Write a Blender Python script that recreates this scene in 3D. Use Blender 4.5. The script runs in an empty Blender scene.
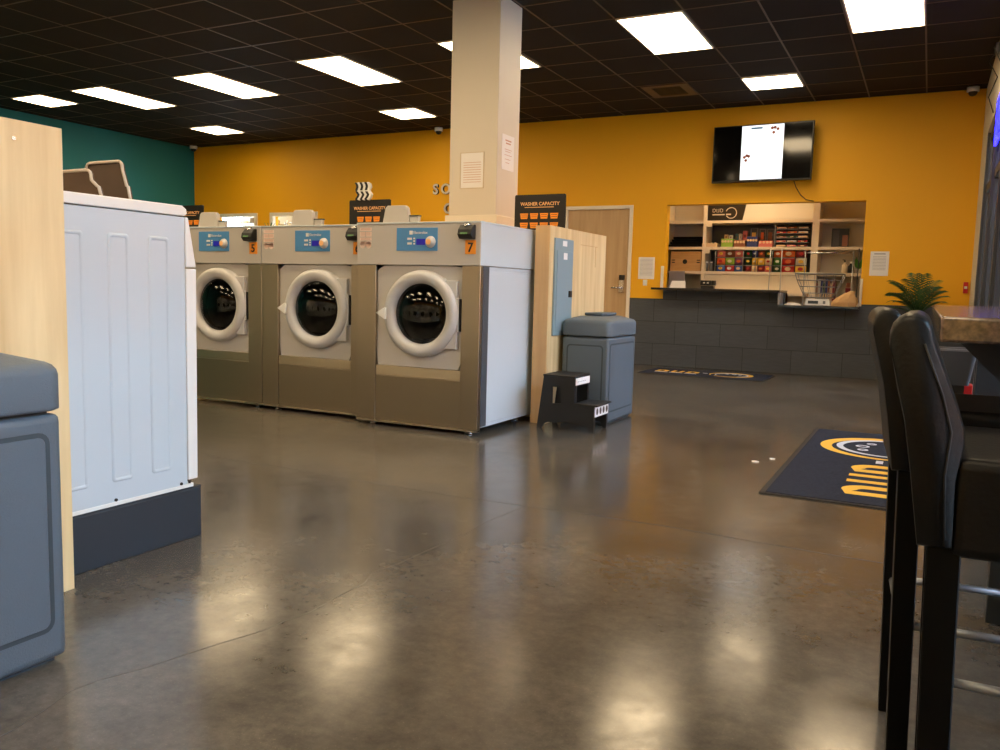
import bpy, bmesh, math, random
from mathutils import Vector, Matrix
R = math.radians
C = bpy.context.scene.collection
random.seed(7)

# ------------------------------------------------------------------ materials
def lin(c):
    return tuple(((x/255)/12.92 if x/255 <= .04045 else ((x/255+.055)/1.055)**2.4) for x in c)
def mat(name, col, rough=.5, metal=0, spec=.5, var=0, vscale=8, vstretch=(1,1,1), bump=0, bscale=60, bstretch=(1,1,1), emit=0, coat=0, col2=None):
    m = bpy.data.materials.new(name); m.use_nodes = True
    nt = m.node_tree; b = nt.nodes['Principled BSDF']
    L = lin(col)
    b.inputs['Base Color'].default_value = (*L, 1)
    b.inputs['Roughness'].default_value = rough
    b.inputs['Metallic'].default_value = metal
    b.inputs['Specular IOR Level'].default_value = spec
    if coat: b.inputs['Coat Weight'].default_value = coat; b.inputs['Coat Roughness'].default_value = .08
    if emit:
        b.inputs['Emission Color'].default_value = (*L, 1); b.inputs['Emission Strength'].default_value = emit
    tc = nt.nodes.new('ShaderNodeTexCoord')
    if var or col2:
        mp = nt.nodes.new('ShaderNodeMapping'); mp.inputs['Scale'].default_value = vstretch
        n = nt.nodes.new('ShaderNodeTexNoise'); n.inputs['Scale'].default_value = vscale; n.inputs['Detail'].default_value = 6
        r = nt.nodes.new('ShaderNodeValToRGB')
        r.color_ramp.elements[0].position = .3; r.color_ramp.elements[1].position = .7
        L2 = lin(col2) if col2 else tuple(x*(1-var) for x in L)
        r.color_ramp.elements[0].color = (*L2, 1); r.color_ramp.elements[1].color = (*L, 1)
        nt.links.new(tc.outputs['Object'], mp.inputs[0]); nt.links.new(mp.outputs[0], n.inputs['Vector'])
        nt.links.new(n.outputs['Fac'], r.inputs[0]); nt.links.new(r.outputs[0], b.inputs['Base Color'])
    if bump:
        mp = nt.nodes.new('ShaderNodeMapping'); mp.inputs['Scale'].default_value = bstretch
        n = nt.nodes.new('ShaderNodeTexNoise'); n.inputs['Scale'].default_value = bscale; n.inputs['Detail'].default_value = 3
        bp = nt.nodes.new('ShaderNodeBump'); bp.inputs['Strength'].default_value = bump; bp.inputs['Distance'].default_value = .002
        nt.links.new(tc.outputs['Object'], mp.inputs[0]); nt.links.new(mp.outputs[0], n.inputs['Vector'])
        nt.links.new(n.outputs['Fac'], bp.inputs['Height']); nt.links.new(bp.outputs[0], b.inputs['Normal'])
    return m
M = {}
M['yellow'] = mat('yellow paint', (240,176,0), .6, var=.03, vscale=2, bump=.15, bscale=180)
M['teal'] = mat('teal paint', (16,116,122), .6, bump=.15, bscale=180)
M['beige'] = mat('beige wall paint', (196,180,155), .7, bump=.15, bscale=180)
M['pier'] = mat('cream wall paint', (214,204,186), .65, bump=.15, bscale=180)
M['column'] = mat('off white column paint', (214,204,188), .5)
M['trimwhite'] = mat('white trim', (232,222,205), .4)
M['ceil'] = mat('black ceiling tile', (42,36,31), .85, spec=.2, var=.25, vscale=1.2, bump=.3, bscale=90)
M['tbar'] = mat('bronze ceiling grid', (92,72,54), .5, spec=.3)
M['gridlight'] = mat('lamp frame white', (225,215,200), .5)
M['ply'] = mat('pale maple plywood', (232,208,160), .4, col2=(206,176,126), vscale=2.6, vstretch=(6,6,.5), bump=.1, bscale=14, bstretch=(8,8,.5))
M['plydark'] = mat('plywood edge', (206,170,122), .5, col2=(190,152,104), vscale=3, vstretch=(6,6,.4))
M['doorwood'] = mat('door veneer', (200,168,126), .45, col2=(186,152,110), vscale=2.5, vstretch=(8,8,.5))
M['birch'] = mat('birch box', (214,170,110), .5, col2=(196,150,92), vscale=3, vstretch=(1,8,10))
M['steel'] = mat('brushed stainless steel', (180,168,148), .28, metal=1, bump=.25, bscale=40, bstretch=(.3,.3,14))
M['steeledge'] = mat('polished steel edge', (205,195,178), .25, metal=1)
M['chrome'] = mat('chrome', (215,218,225), .22, metal=1)
M['wbody'] = mat('light grey washer enamel', (186,182,178), .38, coat=.15)
M['wside_daylight'] = mat('washer enamel with daylight tint', (190,200,208), .38, coat=.1)  # same enamel as the front, with bluish window daylight put into the colour
M['doorring'] = mat('pale grey door ring plastic', (188,188,190), .3, coat=.2)
M['drum'] = mat('drum steel dark', (70,70,68), .3, metal=1, bump=.6, bscale=60)
M['gasket'] = mat('black rubber', (18,18,18), .5)
M['stripe'] = mat('dark grey side strip', (70,74,80), .4)
M['blue'] = mat('blue control panel', (74,138,196), .4)
M['white'] = mat('white plastic', (225,225,222), .35)
M['paper'] = mat('white paper', (232,228,226), .7)
M['pink'] = mat('pale pink sticker', (226,206,196), .6)
M['ink'] = mat('grey print', (150,145,150), .7)
M['pinkink'] = mat('reddish print', (196,150,132), .7)
M['lcd'] = mat('dark blue lcd', (24,20,140), .3, emit=.25)
M['green_lcd'] = mat('green lcd', (66,110,58), .3)
M['blackp'] = mat('black plastic', (18,18,19), .4)
M['orange'] = mat('orange print', (240,150,36), .5)
M['orangelet'] = mat('pale orange lettering', (245,190,130), .5)
M['board'] = mat('black sign board', (22,20,20), .35)
M['dryer'] = mat('white dryer enamel with daylight tint', (186,198,206), .3, coat=.4)  # white enamel; the bluish daylight on this side is put into the colour
M['dryertop'] = mat('white enamel dryer top', (224,224,220), .3, coat=.3)
M['plinth'] = mat('slate plinth paint', (36,44,52), .55, bump=.2, bscale=30)
M['brown'] = mat('brown moulded panel', (84,64,48), .6, var=.3, vscale=5)
M['rim'] = mat('pale rim', (190,180,168), .4)
M['bin'] = mat('dark grey moulded plastic', (84,95,105), .5, bump=.6, bscale=260)
M['bindark'] = mat('darker grey plastic and groove shade', (52,62,68), .55)
M['elec'] = mat('blue grey electrical panel', (128,150,160), .45)
M['stool'] = mat('black step plastic', (22,22,24), .5, bump=.3, bscale=200)
M['leather'] = mat('black leather', (7,7,7), .42, bump=.35, bscale=120, spec=.25)
M['legwood'] = mat('black lacquered wood', (4,4,4), .4, spec=.15)
M['rail'] = mat('satin steel foot rail', (150,156,166), .4, metal=.8)
M['granite'] = mat('speckled granite', (120,98,84), .18, col2=(70,56,50), vscale=90, coat=.3)
M['tabledark'] = mat('dark bracket', (22,20,20), .5)
M['mat'] = mat('navy carpet', (50,54,68), .95, spec=.1, var=.35, vscale=60, bump=.8, bscale=300)
M['matedge'] = mat('black rubber edge', (16,16,18), .6)
M['matyellow'] = mat('yellow carpet print', (232,184,78), .9, spec=.1)
M['matwhite'] = mat('white carpet print', (205,210,225), .9, spec=.1)
M['countertop'] = mat('dark countertop', (40,38,38), .22)
M['counteredge'] = mat('light counter edge', (150,145,140), .4)
M['frame'] = mat('dark grey aluminium', (70,74,80), .4, metal=.4)
M['alum'] = mat('grey aluminium', (120,124,130), .4, metal=.5)
M['screen_off'] = mat('black glass screen', (6,6,7), .08)
M['slide'] = mat('white slide', (225,232,240), .3, emit=.62)
M['slidetext'] = mat('slide blue text', (40,90,120), .4, emit=.3)
M['slidered'] = mat('slide picture brown', (120,50,26), .4, emit=.2)
M['slidepale'] = mat('slide pale text', (190,214,218), .3, emit=.5)
M['red'] = mat('red paint', (190,24,22), .4)
M['shelf'] = mat('cream shelf laminate', (228,212,188), .45)
M['shelfback'] = mat('dark backing', (74,74,76), .6)
M['leaf'] = mat('palm leaf', (58,98,50), .5, var=.4, vscale=10)
M['kraft'] = mat('kraft paper', (206,164,112), .8, bump=.5, bscale=30)
M['black_cloth'] = mat('black cloth', (12,12,13), .9, spec=.1)
M['grey_cloth'] = mat('grey fabric', (150,145,150), .9, spec=.1)
M['letter'] = mat('brushed silver letter', (205,196,186), .35, metal=.3)
M['letteredge'] = mat('dark letter side', (60,50,45), .4)
M['neon'] = mat('blue neon tube', (20,20,255), .3, emit=9)
M['brick'] = mat('orange facade', (205,120,70), .8)
M['pave'] = mat('concrete paving', (150,148,144), .8, var=.2, vscale=3)
M['wire'] = mat('grey wire', (150,150,150), .3, metal=.8)
M['scalew'] = mat('white scale plastic', (228,226,222), .35)

def tile_mat():
    m = bpy.data.materials.new('grey wall tile'); m.use_nodes = True; nt = m.node_tree; b = nt.nodes['Principled BSDF']
    tc = nt.nodes.new('ShaderNodeTexCoord'); sp = nt.nodes.new('ShaderNodeSeparateXYZ'); cb = nt.nodes.new('ShaderNodeCombineXYZ')
    nt.links.new(tc.outputs['Object'], sp.inputs[0]); nt.links.new(sp.outputs['X'], cb.inputs['X']); nt.links.new(sp.outputs['Z'], cb.inputs['Y'])
    br = nt.nodes.new('ShaderNodeTexBrick'); br.inputs['Scale'].default_value = 1
    br.inputs['Brick Width'].default_value = .615; br.inputs['Row Height'].default_value = .305; br.inputs['Mortar Size'].default_value = .0035
    br.inputs['Mortar Smooth'].default_value = .1
    br.inputs['Color1'].default_value = (*lin((72,78,86)),1); br.inputs['Color2'].default_value = (*lin((66,71,78)),1); br.inputs['Mortar'].default_value = (*lin((30,32,35)),1)
    nt.links.new(cb.outputs[0], br.inputs['Vector'])
    mp = nt.nodes.new('ShaderNodeMapping'); mp.inputs['Scale'].default_value = (3,3,25)
    n = nt.nodes.new('ShaderNodeTexNoise'); n.inputs['Scale'].default_value = 3; nt.links.new(tc.outputs['Object'], mp.inputs[0]); nt.links.new(mp.outputs[0], n.inputs['Vector'])
    mx = nt.nodes.new('ShaderNodeMix'); mx.data_type = 'RGBA'; mx.blend_type = 'MULTIPLY'; mx.inputs['Factor'].default_value = .35
    rr = nt.nodes.new('ShaderNodeValToRGB'); rr.color_ramp.elements[0].position = .35; rr.color_ramp.elements[0].color = (.6,.6,.6,1); rr.color_ramp.elements[1].position = .65
    nt.links.new(n.outputs['Fac'], rr.inputs[0]); nt.links.new(br.outputs['Color'], mx.inputs['A']); nt.links.new(rr.outputs[0], mx.inputs['B'])
    nt.links.new(mx.outputs['Result'], b.inputs['Base Color']); b.inputs['Roughness'].default_value = .5
    return m
M['tile'] = tile_mat()

def floor_mat():
    m = bpy.data.materials.new('polished concrete'); m.use_nodes = True; nt = m.node_tree; b = nt.nodes['Principled BSDF']
    tc = nt.nodes.new('ShaderNodeTexCoord')
    def noise(scale, detail=6, dist=0, rough=.6):
        n = nt.nodes.new('ShaderNodeTexNoise'); n.inputs['Scale'].default_value = scale; n.inputs['Detail'].default_value = detail
        n.inputs['Distortion'].default_value = dist; n.inputs['Roughness'].default_value = rough
        nt.links.new(tc.outputs['Object'], n.inputs['Vector']); return n
    def ramp(src, p0, c0, p1, c1):
        r = nt.nodes.new('ShaderNodeValToRGB'); e = r.color_ramp.elements
        e[0].position = p0; e[0].color = (*c0,1); e[1].position = p1; e[1].color = (*c1,1)
        nt.links.new(src.outputs['Fac'], r.inputs[0]); return r
    a = ramp(noise(1.3, 12, .15, .7), .32, lin((60,55,49)), .68, lin((100,93,84)))
    d = ramp(noise(24, 12, 0, .75), .36, (.80,.80,.80), .64, (1.2,1.2,1.2))
    s = ramp(noise(160, 3), .60, (1,1,1), .72, (1.5,1.45,1.4))
    cur = a
    for q in (d, s):
        mx = nt.nodes.new('ShaderNodeMix'); mx.data_type = 'RGBA'; mx.blend_type = 'MULTIPLY'; mx.inputs['Factor'].default_value = 1
        nt.links.new(cur.outputs[0] if cur is a else cur.outputs['Result'], mx.inputs['A']); nt.links.new(q.outputs[0], mx.inputs['B']); cur = mx
    nt.links.new(cur.outputs['Result'], b.inputs['Base Color'])
    rg = ramp(noise(9, 10, .3, .7), .3, (.13,)*3, .72, (.24,)*3)
    nt.links.new(rg.outputs[0], b.inputs['Roughness'])
    b.inputs['Specular IOR Level'].default_value = .5
    bp = nt.nodes.new('ShaderNodeBump'); bp.inputs['Strength'].default_value = .05; bp.inputs['Distance'].default_value = .001
    nb = noise(40, 5); nt.links.new(nb.outputs['Fac'], bp.inputs['Height']); nt.links.new(bp.outputs[0], b.inputs['Normal'])
    return m
M['floor'] = floor_mat()
M['joint'] = mat('floor joint', (58,52,47), .5)
M['crack'] = mat('floor crack', (74,68,60), .6)

def glass_mat(name, tint=(1,1,1), gloss=.04, ior=1.45):
    m = bpy.data.materials.new(name); m.use_nodes = True; nt = m.node_tree
    nt.nodes.remove(nt.nodes['Principled BSDF']); o = nt.nodes['Material Output']
    t = nt.nodes.new('ShaderNodeBsdfTransparent'); t.inputs[0].default_value = (*tint,1)
    g = nt.nodes.new('ShaderNodeBsdfGlossy'); g.inputs['Roughness'].default_value = gloss
    f = nt.nodes.new('ShaderNodeFresnel'); f.inputs[0].default_value = ior
    mx = nt.nodes.new('ShaderNodeMixShader'); nt.links.new(f.outputs[0], mx.inputs[0]); nt.links.new(t.outputs[0], mx.inputs[1]); nt.links.new(g.outputs[0], mx.inputs[2])
    nt.links.new(mx.outputs[0], o.inputs[0]); return m
M['glass'] = glass_mat('window glass', (.95,.97,1))
M['doorglass'] = glass_mat('washer door glass', (.62,.63,.63), .006, 1.6)
def emis(name, col, st):
    m = bpy.data.materials.new(name); m.use_nodes = True; b = m.node_tree.nodes['Principled BSDF']
    b.inputs['Base Color'].default_value = (.8,.8,.8,1); b.inputs['Emission Color'].default_value = (*col,1); b.inputs['Emission Strength'].default_value = st
    return m
LAMP_COL = (1, .76, .45)
M['lamp'] = emis('lamp diffuser', LAMP_COL, 8.8)

# ------------------------------------------------------------------ mesh builder
class MB:
    def __init__(s): s.v = []; s.f = []; s.sm = set()
    def add(s, vs, fs, smooth=False):
        n = len(s.v); s.v += [tuple(v) for v in vs]
        for f in fs:
            if smooth: s.sm.add(len(s.f))
            s.f.append([i+n for i in f])
        return s
    def box(s, x0,x1,y0,y1,z0,z1):
        x0,x1 = sorted((x0,x1)); y0,y1 = sorted((y0,y1)); z0,z1 = sorted((z0,z1))
        return s.add([(x0,y0,z0),(x1,y0,z0),(x1,y1,z0),(x0,y1,z0),(x0,y0,z1),(x1,y0,z1),(x1,y1,z1),(x0,y1,z1)],
              [(3,2,1,0),(4,5,6,7),(0,1,5,4),(1,2,6,5),(2,3,7,6),(3,0,4,7)])
    def prism(s, poly, a, b, axis='y', smooth=False):
        # poly of 2D points, extruded along axis between a and b
        def p(u,w,t):
            return {'y':(u,t,w),'x':(t,u,w),'z':(u,w,t)}[axis]
        n = len(poly); vs = [p(u,w,a) for u,w in poly]+[p(u,w,b) for u,w in poly]
        s.add(vs, [tuple(range(n)), tuple(range(2*n-1,n-1,-1))])
        k = len(s.v)-2*n
        for i in range(n):
            j = (i+1)%n
            if smooth: s.sm.add(len(s.f))
            s.f.append([k+i, k+n+i, k+n+j, k+j])
        return s
    def ringprism(s, outer, inner, a, b, axis='y', smooth=True):
        def p(u,w,t): return {'y':(u,t,w),'x':(t,u,w),'z':(u,w,t)}[axis]
        n = len(outer); vs = []
        for L,t in ((outer,a),(inner,a),(outer,b),(inner,b)): vs += [p(u,w,t) for u,w in L]
        fs = []
        for i in range(n):
            j = (i+1)%n
            fs += [(i,j,n+j,n+i),(2*n+i,3*n+i,3*n+j,2*n+j),(i,2*n+i,2*n+j,j),(n+i,n+j,3*n+j,3*n+i)]
        return s.add(vs, fs)
    def cyl(s, p0, p1, r0, r1=None, n=16, cap=True):
        r1 = r0 if r1 is None else r1
        p0 = Vector(p0); p1 = Vector(p1); d = (p1-p0).normalized()
        u = d.orthogonal().normalized(); w = d.cross(u)
        vs = [p0+(u*math.cos(t)+w*math.sin(t))*r0 for t in [2*math.pi*i/n for i in range(n)]]
        vs += [p1+(u*math.cos(t)+w*math.sin(t))*r1 for t in [2*math.pi*i/n for i in range(n)]]
        s.add(vs, [(i,(i+1)%n,n+(i+1)%n,n+i) for i in range(n)], True)
        if cap:
            k = len(s.v)-2*n
            s.f.append([k+i for i in range(n-1,-1,-1)]); s.f.append([k+n+i for i in range(n)])
        return s
    def tube(s, pts, r, n=8, closed=False):
        pts = [Vector(p) for p in pts]; N = len(pts); vs = []; up = None
        for i,p in enumerate(pts):
            a = pts[(i-1)%N] if (closed or i>0) else p; b = pts[(i+1)%N] if (closed or i<N-1) else p
            d = (b-a).normalized()
            if up is None: up = d.orthogonal().normalized()
            up = (up-d*up.dot(d)).normalized(); w = d.cross(up)
            rr = r[i] if isinstance(r,(list,tuple)) else r
            vs += [p+(up*math.cos(2*math.pi*k/n)+w*math.sin(2*math.pi*k/n))*rr for k in range(n)]
        fs = []
        for i in range(N if closed else N-1):
            j = (i+1)%N
            fs += [(i*n+k, i*n+(k+1)%n, j*n+(k+1)%n, j*n+k) for k in range(n)]
        s.add(vs, fs, True)
        if not closed:
            k0 = len(s.v)-N*n
            s.f.append([k0+k for k in range(n-1,-1,-1)]); s.f.append([k0+(N-1)*n+k for k in range(n)])
        return s
    def lathe(s, prof, c, axis='z', n=40, sx=1, sy=1):
        # prof: (radius, along)
        vs = []; m = len(prof)
        for r,h in prof:
            for k in range(n):
                t = 2*math.pi*k/n; a = r*math.cos(t)*sx; b = r*math.sin(t)*sy
                vs.append({'z':(c[0]+a,c[1]+b,c[2]+h),'y':(c[0]+a,c[1]+h,c[2]+b),'x':(c[0]+h,c[1]+a,c[2]+b)}[axis])
        fs = [(i*n+k,i*n+(k+1)%n,(i+1)*n+(k+1)%n,(i+1)*n+k) for i in range(m-1) for k in range(n)]
        return s.add(vs, fs, True)
    def ribbon(s, pts, w, z0, z1, closed=False, frame=None):
        # flat stroke in XY plane (z0..z1), or mapped by frame(u,v,h)
        pts = [Vector((p[0],p[1])) for p in pts]; N = len(pts); A = []; B = []
        for i,p in enumerate(pts):
            a = pts[(i-1)%N] if (closed or i>0) else p; b = pts[(i+1)%N] if (closed or i<N-1) else p
            d = (b-a).normalized(); nn = Vector((-d.y,d.x)); ww = w[i] if isinstance(w,(list,tuple)) else w
            A.append(p+nn*ww/2); B.append(p-nn*ww/2)
        fr = frame or (lambda u,v,h:(u,v,h))
        vs = [fr(q.x,q.y,h) for h in (z0,z1) for L in (A,B) for q in L]
        fs = []
        for i in range(N if closed else N-1):
            j = (i+1)%N
            fs += [(2*N+i,3*N+i,3*N+j,2*N+j),(i,j,N+j,N+i),(i,2*N+i,2*N+j,j),(N+i,N+j,3*N+j,3*N+i)]
        if not closed: fs += [(0,N,3*N,2*N),(N-1,3*N-1,4*N-1,2*N-1)]
        return s.add(vs, fs)
    def build(s, name, m, parent=None, bevel=0, seg=2, off=(0,0,0), sub=0):
        me = bpy.data.meshes.new(name)
        me.from_pydata([(v[0]-off[0],v[1]-off[1],v[2]-off[2]) for v in s.v], [], s.f)
        for i in s.sm: me.polygons[i].use_smooth = True
        bm = bmesh.new(); bm.from_mesh(me)
        bmesh.ops.recalc_face_normals(bm, faces=bm.faces)
        if bevel:
            es = [e for e in bm.edges if len(e.link_faces)==2 and e.calc_face_angle(0) > R(32)]
            r = bmesh.ops.bevel(bm, geom=es, offset=bevel, segments=seg, affect='EDGES', profile=.6, clamp_overlap=True)
            if seg > 1:
                for f in r['faces']: f.smooth = True
        bm.to_mesh(me); bm.free()
        me.materials.append(M[m] if isinstance(m,str) else m)
        o = bpy.data.objects.new(name, me); C.objects.link(o)
        if parent: o.parent = parent
        return o

def rootloc(o):
    while o.parent: o = o.parent
    return tuple(o.location)
def thing(name, label, cat, loc=(0,0,0), rz=0, group=None):
    o = bpy.data.objects.new(name, None); C.objects.link(o); o.location = loc; o.rotation_euler = (0,0,rz)
    o.empty_display_size = .1
    o['label'] = label; o['category'] = cat
    if group: o['group'] = group
    return o
def part(mb, name, m, parent, bevel=0, seg=2, world=True, label=None):
    o = mb.build(name, m, parent, bevel, seg, rootloc(parent) if world else (0,0,0))
    if label: o['label'] = label
    return o
def solo(mb, name, m, label, cat, base=(0,0,0), group=None, bevel=0, seg=2):
    o = mb.build(name, m, None, bevel, seg, base); o.location = base
    o['label'] = label; o['category'] = cat
    if group: o['group'] = group
    return o
def struct(mb, name, m, parent=None, bevel=0):
    o = mb.build(name, m, parent, bevel)
    if not parent: o['kind'] = 'structure'
    return o
def copy_tree(o, parent=None):
    c = o.copy(); C.objects.link(c); c.parent = parent
    for ch in list(o.children): copy_tree(ch, c)
    return c
def text_mb(s, size, depth, frame, bold=0, align='LEFT'):
    cu = bpy.data.curves.new('t', 'FONT'); cu.body = s; cu.size = size; cu.extrude = depth/2; cu.offset = bold; cu.align_x = align
    cu.resolution_u = 3
    ob = bpy.data.objects.new('t', cu); me = bpy.data.meshes.new_from_object(ob)
    mb = MB(); mb.add([frame(v.co.x, v.co.y, v.co.z+depth/2) for v in me.vertices], [tuple(p.vertices) for p in me.polygons])
    bpy.data.objects.remove(ob); bpy.data.curves.remove(cu); bpy.data.meshes.remove(me)
    return mb
def rrect(x0,x1,y0,y1,r,n=5):
    out = []
    for cx,cy,a in ((x1-r,y1-r,0),(x0+r,y1-r,90),(x0+r,y0+r,180),(x1-r,y0+r,270)):
        for i in range(n+1):
            t = R(a+90*i/n); out.append((cx+r*math.cos(t), cy+r*math.sin(t)))
    return out
def circ(cx,cy,r,n=40,sy=1): return [(cx+r*math.cos(2*math.pi*i/n), cy+r*sy*math.sin(2*math.pi*i/n)) for i in range(n)]
def arc(cx,cy,r,a0,a1,n=24): return [(cx+r*math.cos(R(a0+(a1-a0)*i/n)), cy+r*math.sin(R(a0+(a1-a0)*i/n))) for i in range(n+1)]
ORD = ['first','second','third','fourth','fifth','sixth','seventh','eighth','ninth','tenth','eleventh','twelfth']

# ------------------------------------------------------------------ room
XL, XR, YB, YF, CH = -12.155, .42, 11.258, -6.2, 3.428
struct(MB().box(XL-.2,XR+.12,YF-.2,13.4,-.12,0), 'floor', 'floor')
struct(MB().box(XL-.2,XR+.3,YF-.2,YB+.2,CH,CH+.12), 'ceiling', 'ceil')
g = MB()
x = -.195+.619
xs = []
while x > XL:
    xs.append(x); x -= .619
ys = []; y = 7.3-.61*22
while y < YB: ys.append(y); y += .61
for x in xs: 
    if x < XR: g.box(x-.008,x+.008,YF,YB,CH-.004,CH)
for y in ys: g.box(XL,XR,y-.008,y+.008,CH-.0045,CH-.0003)
struct(g, 'trim_1', 'tbar')
struct(MB().box(XL-.2,XL,YF-.2,YB+.2,0,CH), 'wall_left', 'teal')
struct(MB().box(XL-.2,XR+.3,YF-.2,YF,0,CH), 'wall_front', 'yellow')

def wallgrid(mb, holes, x0, x1, z0, z1, y0, y1):
    X = sorted({x0,x1,*[h[0] for h in holes],*[h[1] for h in holes]}); Z = sorted({z0,z1,*[h[2] for h in holes],*[h[3] for h in holes]})
    X = [a for a in X if x0<=a<=x1]; Z = [a for a in Z if z0<=a<=z1]
    for i in range(len(X)-1):
        for j in range(len(Z)-1):
            cx, cz = (X[i]+X[i+1])/2, (Z[j]+Z[j+1])/2
            if any(h[0]<cx<h[1] and h[2]<cz<h[3] for h in holes): continue
            mb.box(X[i],X[i+1],y0,y1,Z[j],Z[j+1])
    return mb
holes = [(-3.26,-1.65,1.045,2.195),(-1.65,-.77,.86,2.195),(-11.62,-10.65,1.2,2.19),(-10.29,-9.31,1.2,2.19),(-4.72,-3.78,0,2.16)]
wallgrid(MB(), holes, XL, XR, .925, CH, YB, YB+.15)
o = struct(wallgrid(MB(), holes, XL, XR, .925, CH, YB, YB+.15), 'wall_back', 'yellow')
struct(wallgrid(MB(), holes, XL, XR, 0, .925, YB, YB+.15), 'wall_back_tile', 'tile')
# tiled parapet under the tall part of the counter (in front of the yellow paint)
struct(MB().box(-3.26,-1.65,YB-.012,YB+.15,.925,1.045), 'trim_2', 'tile')
# window wall: solid cream part at the far corner and above the glazing
HZ = 2.74
wr = MB(); wr.box(XR,XR+.2,10.26,YB+.2,0,CH); wr.box(XR,XR+.2,YF,10.26,HZ,CH)
struct(wr, 'wall_right', 'pier')
mull = [10.2-1.22*i for i in range(14)]
for k in range(len(mull)-1):
    a, b = mull[k+1], mull[k]
    w = MB()
    w.box(XR+.005,XR+.15,b-.04,b+.04,0,HZ); w.box(XR+.03,XR+.13,a+.04,b-.04,HZ-.07,HZ); w.box(XR+.03,XR+.13,a+.04,b-.04,2.12,2.20); w.box(XR+.03,XR+.13,a+.04,b-.04,0,.12)
    w.box(XR+.03,XR+.13,(b-.04)-.04,b-.04,.12,HZ)
    f = MB(); 
    wo = struct(w, 'window_%d'%(k+1), 'frame')
    p = MB(); p.box(XR+.075,XR+.085,a+.04,b-.08,.12,2.12); p.box(XR+.075,XR+.085,a+.04,b-.08,2.20,HZ-.07)
    struct(p, 'pane', 'glass', wo)
# outside
struct(MB().box(XR+.12,30,-30,40,-.15,-.02), 'floor_outside', 'pave')
solo(MB().box(9,10,-14,34,-.02,4.6).box(8.6,10.2,-14,34,4.6,4.9), 'building', 'brick', 'orange rendered building seen through the shop windows', 'building', (9,10,-.02))
solo(MB().box(.80,1.12,12.4,12.7,-.02,2.6).box(.76,1.16,12.36,12.74,-.02,1.25), 'outdoor_pillar', 'brick', 'orange painted pillar outside beyond the window wall', 'pillar', (.96,12.5,-.02))
# small room behind the serving hatch
bk = MB(); bk.box(-4.6,-.3,13.2,13.3,0,2.9); struct(bk, 'wall_hatch_back', 'trimwhite')
struct(MB().box(-4.7,-4.6,YB+.15,13.3,0,2.9), 'wall_hatch_left', 'beige')
struct(MB().box(-.3,-.2,YB+.15,13.3,0,2.9), 'wall_hatch_right', 'beige')
struct(MB().box(-4.7,-.2,YB+.15,13.3,2.8,2.9), 'ceiling_hatch', 'gridlight')
# the laundry store behind the two far windows
bk = MB(); bk.box(-12,-9,12.3,12.4,0,2.6); struct(bk, 'wall_store_back', 'beige')
struct(MB().box(-12,-9,YB+.15,12.4,2.5,2.6), 'ceiling_store', 'gridlight')
# column
col = MB(); col.box(-3.775,-3.312,6.33,6.735,1.46,CH)
cs = struct(col, 'wall_column', 'column', bevel=.006)
struct(MB().box(-3.80,-3.29,6.305,6.76,1.462,1.625), 'trim_3', 'trimwhite', bevel=.008)
# hatch window trim
t = MB(); t.box(-3.30,-3.265,YB-.03,YB,1.07,1.37); t.box(-.775,-.745,YB-.03,YB+.1,.90,1.24)
struct(t, 'trim_4', 'trimwhite')
# corner bead
# door
d = MB().box(-4.715,-3.785,YB+.02,YB+.065,.01,2.155); do = struct(d, 'door_1', 'doorwood')
fr = MB(); fr.box(-4.765,-4.715,YB-.02,YB+.1,0,2.205); fr.box(-3.785,-3.735,YB-.02,YB+.1,0,2.205); fr.box(-4.715,-3.785,YB-.02,YB+.1,2.155,2.205)
struct(fr, 'door_frame', 'trimwhite', do, bevel=.005)
h = MB(); h.box(-3.90,-3.83,YB-.02,YB+.02,1.17,1.24); struct(h, 'keypad', 'blackp', do)
h = MB(); h.box(-3.905,-3.835,YB-.015,YB+.02,1.0,1.165); h.cyl((-3.87,YB+.01,1.06),(-3.87,YB-.06,1.06),.015); h.cyl((-3.87,YB-.055,1.06),(-4.0,YB-.055,1.06),.011); struct(h, 'door_handle', 'chrome', do)
# far windows (frames in the yellow wall)
for n,(a,b) in enumerate(((-11.65,-10.62),(-10.32,-9.28))):
    w = MB(); w.box(a,a+.06,YB-.03,YB+.05,1.2,2.22); w.box(b-.06,b,YB-.03,YB+.05,1.2,2.22); w.box(a+.06,b-.06,YB-.03,YB+.05,2.16,2.22); w.box(a+.06,b-.06,YB-.03,YB+.05,1.2,1.26)
    wo = struct(w, 'window_%d'%(20+n), 'trimwhite')
    wo.name = 'window_%d'%(20+n)
    rk = thing('storage_rack', ['wire storage rack with folded bundles behind the leftmost white framed window','wire storage rack with folded bundles behind the window above the middle washer'][n], 'rack', (a+.5,11.8,0))
    r = MB()
    for zz in (1.3,1.62,2.08):
        r.tube([(a+.02,11.65,zz),(b-.02,11.65,zz)],.008,6); r.tube([(a+.02,11.98,zz),(b-.02,11.98,zz)],.008,6)
        for i in range(12): r.tube([(a+.05+i*.085,11.65,zz),(a+.05+i*.085,11.98,zz)],.004,4)
    for xx in (a+.02,b-.02):
        for yy in (11.65,11.98): r.tube([(xx,yy,0),(xx,yy,2.12)],.012,6)
    part(r, 'rack_frame', 'chrome', rk)
    for i in range(3):
        xx = a+.16+i*.27
        bb = MB(); bb.box(xx,xx+.22,11.68,11.95,2.09,2.13+.03*((i*2+n)%3)); 
        solo(bb, 'folded_bundle', ['shelf','grey_cloth','kraft'][(i+n)%3], '%s folded bundle on the top shelf of the %s storage rack' % (['left','middle','right'][i], ['left','right'][n]), 'bundle', (xx+.11,11.8,2.09), 'folded bundles on the storage racks', bevel=.015)

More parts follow.
